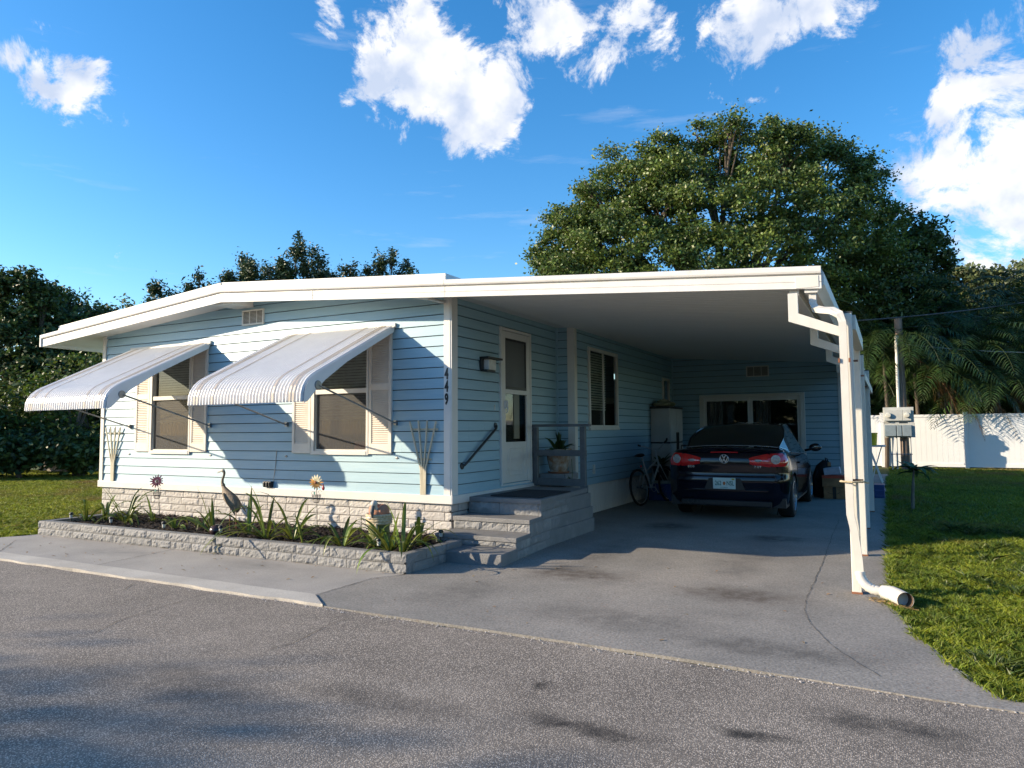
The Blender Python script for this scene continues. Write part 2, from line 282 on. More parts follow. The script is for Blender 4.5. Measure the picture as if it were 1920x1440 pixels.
# ------------------------------------------------------------------ mesh helpers
class MB:
    def __init__(s): s.v = []; s.f = []
    def quad(s, a, b, c, d): n = len(s.v); s.v += [tuple(a), tuple(b), tuple(c), tuple(d)]; s.f.append((n, n+1, n+2, n+3)); return s
    def poly(s, pts): n = len(s.v); s.v += [tuple(p) for p in pts]; s.f.append(tuple(range(n, n+len(pts)))); return s
    def box(s, x0, x1, y0, y1, z0, z1, T=None):
        n = len(s.v); P = [(x, y, z) for z in (z0, z1) for y in (y0, y1) for x in (x0, x1)]
        if T: P = [tuple(T @ Vector(p)) for p in P]
        s.v += P; s.f += [tuple(n+i for i in f) for f in ((0,2,3,1),(4,5,7,6),(0,1,5,4),(2,6,7,3),(0,4,6,2),(1,3,7,5))]; return s
    def beam(s, a, b, w, h, up=(0,0,1)):
        a = Vector(a); b = Vector(b); d = (b-a); ln = d.length; d.normalize(); u = Vector(up); r = d.cross(u)
        if r.length < 1e-4: r = d.cross(Vector((0,1,0)))
        r.normalize(); u = r.cross(d); T = Matrix((r, d, u)).transposed().to_4x4(); T.translation = a
        return s.box(-w/2, w/2, 0, ln, -h/2, h/2, T)
    def tube(s, pts, rad, n=10, caps=True, sq=None, up=None):
        P = [Vector(p) for p in pts]; k = len(P); st = len(s.v)
        R = rad if isinstance(rad, (list, tuple)) else [rad]*k
        ref = Vector(up) if up else None
        for i in range(k):
            d = (P[min(i+1, k-1)]-P[max(i-1, 0)]).normalized()
            if ref is None: ref = Vector((0,0,1)) if abs(d.z) < .9 else Vector((0,1,0))
            a = d.cross(ref)
            if a.length < 1e-4: a = d.cross(Vector((1,0,.1)))
            a.normalize(); b = a.cross(d).normalized()
            if not up: ref = b
            q = sq if sq else (1, 1)
            for j in range(n):
                t = 2*PI*j/n; s.v.append(tuple(P[i] + a*math.cos(t)*R[i]*q[0] + b*math.sin(t)*R[i]*q[1]))
        for i in range(k-1):
            for j in range(n):
                s.f.append((st+i*n+j, st+i*n+(j+1)%n, st+(i+1)*n+(j+1)%n, st+(i+1)*n+j))
        if caps: s.f.append(tuple(st+j for j in reversed(range(n)))); s.f.append(tuple(st+(k-1)*n+j for j in range(n)))
        return s
    def lathe(s, prof, c=(0,0,0), n=20, T=None):
        st = len(s.v); c = Vector(c)
        for r, z in prof:
            for j in range(n):
                t = 2*PI*j/n; p = Vector((r*math.cos(t), r*math.sin(t), z)); p = (T @ p) if T else p; s.v.append(tuple(c+p))
        for i in range(len(prof)-1):
            for j in range(n): s.f.append((st+i*n+j, st+i*n+(j+1)%n, st+(i+1)*n+(j+1)%n, st+(i+1)*n+j))
        return s
    def torus(s, c, R, r, T=None, n=32, m=8, a0=0, a1=2*PI):
        c = Vector(c); pts = []
        full = abs(a1-a0-2*PI) < 1e-6; kk = n if full else n+1; st = len(s.v)
        for i in range(kk):
            t = a0+(a1-a0)*i/n
            for j in range(m):
                u = 2*PI*j/m; p = Vector(((R+r*math.cos(u))*math.cos(t), (R+r*math.cos(u))*math.sin(t), r*math.sin(u)))
                s.v.append(tuple(c+((T @ p) if T else p)))
        for i in range(n):
            i2 = (i+1) % kk
            for j in range(m): s.f.append((st+i*m+j, st+i2*m+j, st+i2*m+(j+1)%m, st+i*m+(j+1)%m))
        return s
    def ell(s, c, r, T=None, n=16, k=10):
        prof = [(math.sin(PI*i/k), -math.cos(PI*i/k)) for i in range(k+1)]; st = len(s.v); c = Vector(c)
        for a, z in prof:
            for j in range(n):
                t = 2*PI*j/n; p = Vector((a*math.cos(t)*r[0], a*math.sin(t)*r[1], z*r[2])); s.v.append(tuple(c+((T @ p) if T else p)))
        for i in range(k):
            for j in range(n): s.f.append((st+i*n+j, st+i*n+(j+1)%n, st+(i+1)*n+(j+1)%n, st+(i+1)*n+j))
        return s
    def build(s, name, m, parent=None, smooth=False, bevel=0, origin=None):
        me = bpy.data.meshes.new(name); o0 = Vector(origin) if origin else None
        V = s.v if o0 is None else [tuple(Vector(p)-o0) for p in s.v]
        me.from_pydata(V, [], s.f); me.materials.append(M[m])
        if getattr(s, 'm2', None):
            me.materials.append(M[s.m2[0]])
            for i_ in s.m2[1]: me.polygons[i_].material_index = 1
        me.update(); o = bpy.data.objects.new(name, me); COL.objects.link(o)
        if o0 is not None: o.location = o0
        if parent is not None: o.parent = parent; o.matrix_parent_inverse = Matrix.Translation(-parent_world(parent)) if origin is None or True else Matrix()
        if smooth: me.shade_smooth(); me.set_sharp_from_angle(angle=math.radians(40))
        if bevel:
            b = o.modifiers.new('b', 'BEVEL'); b.width = bevel; b.segments = 2; b.limit_method = 'ANGLE'; b.angle_limit = math.radians(50)
        return o
WPOS = {}
def parent_world(p):
    return WPOS.get(p.name, Vector((0,0,0)))
def thing(name, label, cat, loc=(0,0,0), group=None):
    o = bpy.data.objects.new(name, None); COL.objects.link(o); o.location = loc; o.empty_display_size = .1
    WPOS[o.name] = Vector(loc); o['label'] = label; o['category'] = cat
    if group: o['group'] = group
    return o
def tag(o, label, cat, group=None):
    o['label'] = label; o['category'] = cat
    if group: o['group'] = group
    return o
def kind(o, k): o['kind'] = k; return o
def sub(o, parent):    # child built in world space under a parent whose own origin is at world zero of its thing
    return o
def npmesh(name, V, F, m, parent=None, smooth=False):
    V = np.asarray(V, np.float32).reshape(-1, 3); F = np.asarray(F, np.int32); k = F.shape[1]
    me = bpy.data.meshes.new(name); me.vertices.add(len(V)); me.vertices.foreach_set('co', V.ravel())
    me.loops.add(F.size); me.loops.foreach_set('vertex_index', F.ravel()); me.polygons.add(len(F))
    me.polygons.foreach_set('loop_start', np.arange(0, F.size, k, dtype=np.int32)); me.update(calc_edges=True)
    me.materials.append(M[m]); o = bpy.data.objects.new(name, me); COL.objects.link(o)
    if parent is not None: o.parent = parent; o.matrix_parent_inverse = Matrix.Translation(-parent_world(parent))
    return o
def text(body, size, m, parent, loc, rot, name='lettering', ext=.002, align='CENTER', sx=1, bold=0):
    c = bpy.data.curves.new(name, 'FONT'); c.body = body; c.size = size; c.extrude = ext; c.align_x = align; c.align_y = 'CENTER'; c.offset = bold; c.resolution_u = 3
    o = bpy.data.objects.new(name+'_tmp', c); COL.objects.link(o); bpy.context.view_layer.update()
    me = bpy.data.meshes.new_from_object(o.evaluated_get(bpy.context.evaluated_depsgraph_get())); bpy.data.objects.remove(o)
    me.name = name; me.materials.clear(); me.materials.append(M[m])
    T = Matrix.Translation(loc) @ rot.to_4x4() @ Matrix.Diagonal((sx, 1, 1, 1)); me.transform(T)
    o = bpy.data.objects.new(name, me); COL.objects.link(o)
    if parent is not None: o.parent = parent; o.matrix_parent_inverse = Matrix.Translation(-parent_world(parent))
    return o
FRONT = Matrix(((1,0,0),(0,0,-1),(0,1,0)))       # text facing -Y
# ------------------------------------------------------------------ ground
def sheet(name, pts, z, m, cells=None):
    mb = MB(); mb.poly([(x, y, z) for x, y in pts]); return kind(mb.build(name, m), 'structure')
sheet('ground', [(-300,-300),(300,-300),(300,300),(-300,300)], -.02, 'lawn')
def slab(name, pts, z, m, th=.02):
    mb = MB(); mb.poly([(x, y, z) for x, y in pts]); k = len(pts)
    for i in range(k):
        a = pts[i]; b = pts[(i+1) % k]; mb.quad((a[0],a[1],z-th),(b[0],b[1],z-th),(b[0],b[1],z),(a[0],a[1],z))
    return kind(mb.build(name, m), 'structure')
edge = [(-60,-2.78)]+[(x, -2.765+.012*math.sin(x*3.1)+.008*math.sin(x*9.7)+(-.012*x if x > 0 else 0)) for x in np.arange(-6, 5.3, .16)]+[(7,-2.86),(60,-2.95)]
slab('road', edge+[(60,-14),(-60,-14)], -.004, 'asphalt')
kind(MB().poly([(x, y, -.012) for x, y in [(-60,-14),(60,-14),(60,-60),(-60,-60)]]).build('verge', 'lawn'), 'structure')
dr = [(4.46,16.5),(4.525,3),(4.525,0),(4.531,-.68),(4.56,-.92),(4.592,-1.096),(4.678,-1.58),(4.756,-1.863),(4.845,-2.209),(4.925,-2.457),(4.981,-2.602),(5.10,-2.68),(5.6,-2.72),(5.6,-2.86),(5.082,-2.837),(4.709,-2.84),(3.48,-2.77),(2.348,-2.755),(.6,-2.755),(.27,-2.52),(.275,-1.75),(.44,-1.47),(.44,-.6),(0,-.6),(0,16.5)]
jit = lambda i, s: s*math.sin(i*12.9898)*.5
drp = []
for i in range(len(dr)):
    a, b = dr[i], dr[(i+1) % len(dr)]
    if i < 12:
        n = max(1, int(math.hypot(a[0]-b[0], a[1]-b[1])/.12))
        for j in range(n):
            t = j/n; drp.append((a[0]+(b[0]-a[0])*t+jit(i*50+j, .016), a[1]+(b[1]-a[1])*t))
    else: drp.append(a)
slab('driveway', drp, .004, 'drive')
slab('apron', [(.268,-1.75),(.262,-2.51),(-4.537,-2.512),(-5.3,-2.50),(-8.5,-2.45),(-8.5,-2.2),(-6.6,-2.05),(-5.9,-1.85),(-5.72,-1.45),(.43,-1.45)], .002, 'apron')
kb = [(x, -2.515+.006*math.sin(x*5)) for x in np.arange(.27, -9, -.3)]; kf = [(x, -2.755+.012*math.sin(x*4)+.01*math.sin(x*11)) for x in np.arange(-8.9, .55, .15)]
slab('kerb', kb+kf+[(.58,-2.752)], .016, 'kerb_paint', .04)
# joints and cracks
mb = MB()
def crack(pts, w, z):
    P = []
    for i in range(len(pts)-1):
        a, b = Vector(pts[i]), Vector(pts[i+1]); n = max(2, int((b-a).length/.06)); d = (b-a).normalized(); nn = Vector((-d.y, d.x))
        for j in range(n): P.append(a+(b-a)*(j/n)+nn*random.uniform(-1,1)*w*2.2)
    P.append(Vector(pts[-1]))
    for i in range(len(P)-1):
        a, b = P[i], P[i+1]; d = (b-a).normalized(); nn = Vector((-d.y, d.x)); w1 = w*random.uniform(.5,1.2)
        mb.quad((*(a-nn*w1), z), (*(b-nn*w1), z), (*(b+nn*w1), z), (*(a+nn*w1), z))
crack([(3.86,4.6),(3.873,2.85),(3.906,1.54),(3.92,.61),(3.923,-.21),(3.922,-.77)], .0030, .007); crack([(3.922,-.77),(3.955,-1.28),(4.012,-1.57),(4.137,-1.95),(4.257,-2.23),(4.469,-2.59)], .0022, .007)
crack([(-2.9,-1.48),(-2.75,-2.5)], .004, .006); crack([(-5.4,-1.9),(-4.6,-2.5)], .004, .006)
crack([(.27,-1.75),(.265,-2.5)], .005, .0075); crack([(.27,-1.75),(.44,-1.48)], .004, .0075)
crack([(4.53,1.45),(4.2,1.5)], .004, .008)
kind(mb.build('pavement_cracks', 'crack'), 'structure')
mb = MB(); crack([(1.0,-2.9),(1.0,-3.19),(1.087,-3.57),(1.05,-3.75)], .003, .001); crack([(-.62,-2.79),(-.574,-3.19),(-.494,-3.69),(-.326,-4.0)], .003, .001); crack([(-1.6,-2.85),(-1.4,-3.1)], .003, .001)
kind(mb.build('road_cracks', 'crack'), 'structure')
# rough pebble crumbs along the edge where road meets driveway
V = []; F = []
for i in range(350):
    x = random.uniform(-1, 5.2); y = -2.79-.012*max(x,0)+random.gauss(0, .025); r = random.uniform(.003,.007); z = .0
    n = len(V); V += [(x-r,y,z),(x,y-r,z),(x+r,y,z),(x,y+r,z),(x,y,z+r)]; F += [(n,n+1,n+4),(n+1,n+2,n+4),(n+2,n+3,n+4),(n+3,n,n+4)]
kind(npmesh('gravel_crumbs', V, F, 'foundation_block'), 'stuff')

# ------------------------------------------------------------------ house
P = .127; Z0 = .6056
def lip(x): return 2.863+.0755*(.29-x) if x > -3.46 else 3.146-.0837*(-3.46-x)
def ceil(x): return lip(x)+(.08 if x > -3.3 else .045)
house = thing('mobile_home', 'single storey mobile home with light blue lap siding, white shutters and low white roof', 'house', (-3.3, 4, 0))
def siding(name, org, du, dn, u0, u1, ztop, openings=(), zs=Z0, parent=house, m='siding', joints=()):
    # org + du*u along the wall, dn the outward normal
    org = Vector(org); du = Vector(du); dn = Vector(dn); mb = MB(); mb.m2 = ('siding_lap_shade', [])
    def pt(u, z, off): p = org+du*u+dn*off; return (p.x, p.y, z)
    k0 = math.floor((zs-Z0)/P); k = k0
    while Z0+k*P < 3.6:
        za = Z0+k*P; zb = za+P; 
        zc = sorted({za, zb, *[z for o in openings for z in (o[2], o[3]) if za < z < zb]} | ({zs} if za < zs < zb else set()))
        for i in range(len(zc)-1):
            a, b = zc[i], zc[i+1]
            if b <= zs+1e-5: continue
            cuts = sorted({u0, u1, *[u for o in openings for u in o[:2] if u0 < u < u1], *[u0+(u1-u0)*j/ max(1, int((u1-u0)/.35)) for j in range(1, max(1, int((u1-u0)/.35)))]})
            b_full = b
            for c in range(len(cuts)-1):
                b = b_full; ua, ub = cuts[c], cuts[c+1]; um = (ua+ub)/2; zm = (a+b)/2
                if any(o[0] < um < o[1] and o[2] < zm < o[3] for o in openings): continue
                ta, tb = ztop(ua), ztop(ub)
                if a >= max(ta, tb): continue
                o1 = .022-.012*((a-za)/P); o2 = .022-.012*((b-za)/P)
                sag = .0012*math.sin(um*1.7+k)
                if abs(b-zb) < 1e-6 and b-a > .008:
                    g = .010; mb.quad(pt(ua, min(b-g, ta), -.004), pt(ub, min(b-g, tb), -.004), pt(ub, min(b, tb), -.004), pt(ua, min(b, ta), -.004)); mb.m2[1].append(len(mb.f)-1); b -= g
                    mb.quad(pt(ua, min(b, ta), o2), pt(ub, min(b, tb), o2), pt(ub, min(b, tb), -.004), pt(ua, min(b, ta), -.004))
                mb.quad(pt(ua, min(a, ta), o1+sag), pt(ub, min(a, tb), o1+sag), pt(ub, min(b, tb), o2), pt(ua, min(b, ta), o2))
                if abs(a-za) < 1e-6 or abs(a-zs) < 1e-6: mb.quad(pt(ua, a, -.004), pt(ub, a, -.004), pt(ub, a, o1+sag), pt(ua, a, o1+sag))
        k += 1
    return mb.build(name, m, parent)
W1 = (-5.40, -4.56, 1.10, 2.64); W2 = (-2.10, -1.23, 1.12, 2.64)
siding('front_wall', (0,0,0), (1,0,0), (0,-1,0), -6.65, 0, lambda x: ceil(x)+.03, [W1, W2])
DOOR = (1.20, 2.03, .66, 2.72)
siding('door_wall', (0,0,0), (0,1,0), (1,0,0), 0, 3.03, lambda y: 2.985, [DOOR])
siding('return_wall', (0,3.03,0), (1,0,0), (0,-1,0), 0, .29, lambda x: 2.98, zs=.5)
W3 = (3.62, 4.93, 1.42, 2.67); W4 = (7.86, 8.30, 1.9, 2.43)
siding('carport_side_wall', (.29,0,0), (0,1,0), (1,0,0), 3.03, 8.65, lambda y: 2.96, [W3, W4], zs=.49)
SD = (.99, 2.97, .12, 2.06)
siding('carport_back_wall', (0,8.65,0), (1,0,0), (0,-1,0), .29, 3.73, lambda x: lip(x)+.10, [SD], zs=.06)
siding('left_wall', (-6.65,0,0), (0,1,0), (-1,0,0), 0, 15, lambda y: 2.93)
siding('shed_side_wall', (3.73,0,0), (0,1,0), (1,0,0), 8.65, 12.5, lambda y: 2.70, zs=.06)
MB().box(-6.6, .2, 14.9, 15, 0, 3.0).box(.2, 3.7, 12.4, 12.5, 0, 2.72).build('rear_wall', 'siding', house)
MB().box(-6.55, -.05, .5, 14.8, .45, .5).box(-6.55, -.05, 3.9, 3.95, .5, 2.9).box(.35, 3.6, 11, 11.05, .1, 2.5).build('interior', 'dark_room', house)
# corner trims
MB().box(-6.68, -6.60, -.035, .05, Z0, ceil(-6.6)+.01).build('corner_trim', 'old_white', house)
MB().box(-.075, .012, -.032, .02, Z0+.0, 2.972).box(.0, .032, -.026, .105, Z0, 2.972).build('corner_trim', 'white_paint', house)
MB().box(.205, .315, 2.995, 3.02, .5, 2.96).box(.292, .322, 2.998, 3.10, .5, 2.958).build('corner_trim', 'old_white', house)
MB().box(-.01, .035, 3.0, 3.025, .55, 2.96).build('inside_corner_trim', 'siding', house)
MB().box(.295, .33, 8.60, 8.635, .06, 2.9).build('inside_corner_trim', 'siding', house)
MB().box(3.68, 3.76, 8.615, 8.70, .02, 2.68).build('corner_trim', 'white_paint', house)
# skirt board
MB().box(-6.70, .042, -.045, .01, .512, Z0+.006).box(.0, .05, -.043, 3.0, .512, Z0+.004).build('skirt_board', 'white_paint', house, bevel=.004)
# foundation blocks (split faced)
def blockwall(name, m, org, du, dn, L_, zb, zt, courses, bl, parent, th=.1, rough=.012, gap=.006, seed=1, jitterlen=.3, back=True, mort=True):
    rnd = random.Random(seed); org = Vector(org); du = Vector(du); dn = Vector(dn); mb = MB(); ch = (zt-zb)/courses
    def pt(u, z, off): p = org+du*u+dn*off; return Vector((p.x, p.y, z))
    for c in range(courses):
        u = -rnd.uniform(0, bl) if c % 2 else -rnd.uniform(0, bl*.4)
        za = zb+c*ch+gap/2; z1 = zb+(c+1)*ch-gap/2
        while u < L_:
            ln = bl*rnd.uniform(1-jitterlen, 1+jitterlen); a = max(0, u+gap/2); b = min(L_, u+ln-gap/2); u += ln
            if b-a < .02: continue
            nu = max(2, int((b-a)/.03)); nz = 4; st = len(mb.v); pr = rnd.uniform(-.004, .006)
            for iz in range(nz+1):
                for iu in range(nu+1):
                    uu = a+(b-a)*iu/nu; zz = za+(z1-za)*iz/nz; e = (iu in (0, nu)) or (iz in (0, nz))
                    off = 0 if e else rough*.5+pr+rough*(mnoise.noise(Vector((uu*22, zz*26, seed*3.7)))*1.0+mnoise.noise(Vector((uu*55, zz*60, seed)))*.5)
                    mb.v.append(tuple(pt(uu, zz, off)))
            for iz in range(nz):
                for iu in range(nu):
                    i = st+iz*(nu+1)+iu; mb.f.append((i, i+1, i+nu+2, i+nu+1))
            for (p, q, r_, s_) in (((a,za),(a,z1),0,0),((b,z1),(b,za),0,0),((a,z1),(b,z1),0,0),((b,za),(a,za),0,0)):
                mb.quad(pt(*p,0), pt(*q,0), pt(*q,-.03), pt(*p,-.03))
    o = mb.build(name, m, parent)
    if mort:
        q = MB(); q.quad(pt(0,zb,-.010), pt(L_,zb,-.010), pt(L_,zt,-.010), pt(0,zt,-.010)); q.build('mortar_joints', 'mortar' if m == 'foundation_block' else m, o)
    return o
blockwall('foundation', 'foundation_block', (-6.64,0,0), (1,0,0), (0,-1,0), 6.645, 0, .515, 5, .36, house, seed=3, gap=.010, rough=.007, jitterlen=.18)
blockwall('foundation', 'foundation_block', (0.005,0,0), (0,1,0), (1,0,0), 3.0, 0, .515, 5, .34, house, seed=5, gap=.010, rough=.007, jitterlen=.18)
MB().box(-6.62, -6.55, 0.02, 14.9, 0, .52).build('foundation', 'mortar', house)
# ribbed skirting below carport wall
mb = MB(); n = 0
y = 3.06
while y < 8.6:
    for (a, b, xa, xb) in ((0,.03,.235,.235),(.03,.045,.235,.212),(.045,.075,.212,.212),(.075,.09,.212,.235)):
        mb.quad((xa, y+a, .0), (xb, y+b, .0), (xb+.02, y+b, .485), (xa+.02, y+a, .485))
    y += .09
mb.build('ribbed_skirting', 'old_white', house)
# roof
def roofpiece(name, x0, x1, y0, y1, thick, parent, m='roof_white', under='ceiling'):
    xs = sorted({x0, x1, *[x for x in (-3.46, -3.30, -.05) if x0 < x < x1]}); mb = MB(); mu = MB()
    for i in range(len(xs)-1):
        a, b = xs[i], xs[i+1]; ca, cb = ceil(a+1e-4), ceil(b-1e-4); ta, tb = lip(a)+thick, lip(b)+thick
        mu.quad((a,y0,ca),(b,y0,cb),(b,y1,cb),(a,y1,ca))
        mb.quad((a,y0,ta),(b,y0,tb),(b,y1,tb),(a,y1,ta)); mb.quad((a,y0,ca),(b,y0,cb),(b,y0,tb),(a,y0,ta)); mb.quad((a,y1,ca),(b,y1,cb),(b,y1,tb),(a,y1,ta))
    for x in (x0, x1): mb.quad((x,y0,ceil(x)),(x,y1,ceil(x)),(x,y1,lip(x)+thick),(x,y0,lip(x)+thick))
    o = mb.build(name, m, parent); mu.build('soffit', under, o); return o
rf = roofpiece('roof', -7.68, .20, -.40, 15, .16, house, under='white_paint')
def fascia(name, x0, x1, parent):
    xs = sorted({x0, x1, *[x for x in (-3.46,) if x0 < x < x1], *np.arange(math.ceil(x0*2)/2, x1, .5).tolist()}); mb = MB()
    prof = [(-.400,.0),(-.430,.0),(-.430,.055),(-.424,.058),(-.430,.061),(-.430,.118),(-.412,.122),(-.412,.128),(-.446,.134),(-.452,.15),(-.452,.188),(-.444,.196),(-.400,.196)]
    st = 0
    for x in xs:
        for (yy, dz) in prof: mb.v.append((x, yy, lip(x)+dz))
    n = len(prof)
    for i in range(len(xs)-1):
        for j in range(n): mb.f.append((i*n+j, (i+1)*n+j, (i+1)*n+(j+1)%n, i*n+(j+1)%n))
    mb.f.append(tuple(range(n))); mb.f.append(tuple((len(xs)-1)*n+j for j in reversed(range(n))))
    return mb.build(name, 'white_paint', parent)
fascia('fascia', -7.70, .20, house)
mb = MB(); mb.box(-7.72, -7.685, -.45, 15, lip(-7.7)-.0, lip(-7.7)+.19); mb.build('side_fascia', 'white_paint', house)
mb = MB()   # second roof layer
for a, b in ((-7.23,-3.46),(-3.46,.21)):
    ta, tb = lip(a)+.197, lip(b)+.197
    for (p, q, ea, eb) in ((ta, tb, .0, .035),(ta, tb, .04, .075)):
        y0 = -.432 if ea == 0 else -.42
        mb.quad((a,y0,p+ea),(b,y0,q+ea),(b,y0,q+eb),(a,y0,p+eb)); mb.quad((a,y0,p+eb),(b,y0,q+eb),(b,15,q+eb),(a,15,p+eb)); mb.quad((a,y0,p+ea),(b,y0,q+ea),(b,15,q+ea),(a,15,p+ea))
    for x, t in ((a, ta), (b, tb)): mb.quad((x,-.43,t),(x,15,t),(x,15,t+.075),(x,-.43,t+.075))
mb.build('roof_cap', 'roof_white', house)
MB().box(-3.62, -3.28, -.38, -.005, 3.12, 3.20).build('ridge_beam_end', 'white_paint', house, bevel=.003)
MB().poly([(-.30,-.36,2.905),(-.04,-.02,2.905),(-.04,-.36,2.905)]).box(-.12,-.05,-.30,-.02,2.885,2.9).build('soffit_flap', 'old_white', house)

# vents
def vent(x0, x1, z0, z1, y, fr='old_white'):
    v = MB().box(x0+.015, x1-.015, y-.012, y, z0+.015, z1-.015).build('vent', 'vent_mesh', house)
    mb = MB(); mb.box(x0, x1, y-.028, y, z1-.022, z1).box(x0, x1, y-.028, y, z0, z0+.022).box(x0, x0+.022, y-.026, y, z0+.022, z1-.022).box(x1-.022, x1, y-.026, y, z0+.022, z1-.022)
    for i in (1, 2): xx = x0+(x1-x0)*i/3; mb.box(xx-.005, xx+.005, y-.02, y-.012, z0+.02, z1-.02)
    for i in range(1, 12): zz = z0+(z1-z0)*i/12; mb.box(x0+.02, x1-.02, y-.016, y-.012, zz-.002, zz+.002)
    mb.build('vent_frame', fr, v)
vent(-3.48, -3.06, 2.87, 3.085, -.012); vent(1.91, 2.37, 2.46, 2.69, 8.638)

# windows on the front
def front_window(x0, x1, z0, z1, zm, label=None, box=False):
    w = MB()
    w.box(x0-.055, x0, -.045, .05, z0-.05, z1+.03).box(x1, x1+.03, -.045, .05, z0-.05, z1+.03).box(x0, x1, -.045, .05, z1, z1+.03).box(x0, x1, -.05, .05, z0-.05, z0)
    w.box(x0, x1, -.034, .03, zm-.03, zm+.03)
    win = w.build('window', 'white_paint', house, bevel=.003)
    MB().box(x0, x0+.02, -.026, .03, z0, zm-.03).box(x1-.02, x1, -.026, .03, z0, zm-.03).box(x0+.02, x1-.02, -.026, .03, z0, z0+.02).box(x0, x0+.02, -.02, .03, zm+.03, z1).box(x1-.02, x1, -.02, .03, zm+.03, z1).build('sash', 'old_white', win)
    MB().quad((x0,.012,zm+.03),(x1,.012,zm+.03),(x1,.012,z1),(x0,.012,z1)).quad((x0,.03,z0),(x1,.03,z0),(x1,.03,zm),(x0,.03,zm)).build('pane', 'window_glass', win)
    MB().quad((x0+.02,-.006,z0+.02),(x1-.02,-.006,z0+.02),(x1-.02,-.006,zm-.03),(x0+.02,-.006,zm-.03)).build('insect_screen', 'insect_screen', win)
    mb = MB(); z = z1
    zb = zm-.33
    while z > zb:
        mb.quad((x0+.01,.055,z),(x1-.01,.055,z),(x1-.01,.072,z-.030),(x0+.01,.072,z-.030)); z -= .037
    mb.box(x0+.01, x1-.01, .055, .08, zb-.035, zb-.01).build('blinds', 'blind', win)
    mb = MB(); k = 60
    for i in range(k):
        a = x0-.05+(x1-x0+.1)*i/k; b = x0-.05+(x1-x0+.1)*(i+1)/k; f = lambda t: .14+.016*math.sin(t*40)+.01*math.sin(t*93)
        mb.quad((a,f(a),z0-.1),(b,f(b),z0-.1),(b,f(b),z1+.1),(a,f(a),z1+.1))
    mb.build('curtain', 'curtain_brown', win, smooth=True)
    if box: MB().box(x1-.25, x1-.02, .034, .050, z0+.0, z0+.12).build('orange_box', 'orange_box', win)
    return win
front_window(W1[0], W1[1], W1[2], W1[3], 1.89); front_window(W2[0], W2[1], W2[2], W2[3], 1.885, box=True)
def shutter(x0, x1, z0, z1):
    mb = MB(); y = -.018; s = .042
    mb.box(x0, x0+s, -.042, y+.006, z0, z1).box(x1-s, x1, -.042, y+.006, z0, z1).box(x0+s, x1-s, -.042, y+.006, z0, z0+.13).box(x0+s, x1-s, -.042, y+.006, z1-.06, z1)
    zm = (z0+z1)/2+.05; mb.box(x0+s, x1-s, -.041, y+.006, zm-.04, zm+.04); mb.box(x0+s, x1-s, -.022, y+.004, z0+.13, z1-.06)
    o = mb.build('shutter', 'shutter', house, bevel=.002)
    lv = MB(); z = z0+.135
    while z < z1-.085:
        if not zm-.062 < z < zm+.04:
            lv.quad((x0+s,-.040,z),(x1-s,-.040,z),(x1-s,-.024,z+.024),(x0+s,-.024,z+.024)); lv.quad((x0+s,-.040,z),(x1-s,-.040,z),(x1-s,-.024,z-.001),(x0+s,-.024,z-.001))
        z += .0265
    lv.build('louvres', 'shutter', o)
    return o
for a, b in ((-5.80,-5.465),(-4.525,-4.18),(-2.49,-2.165),(-1.195,-.842)): shutter(a, b, 1.085, 2.655)
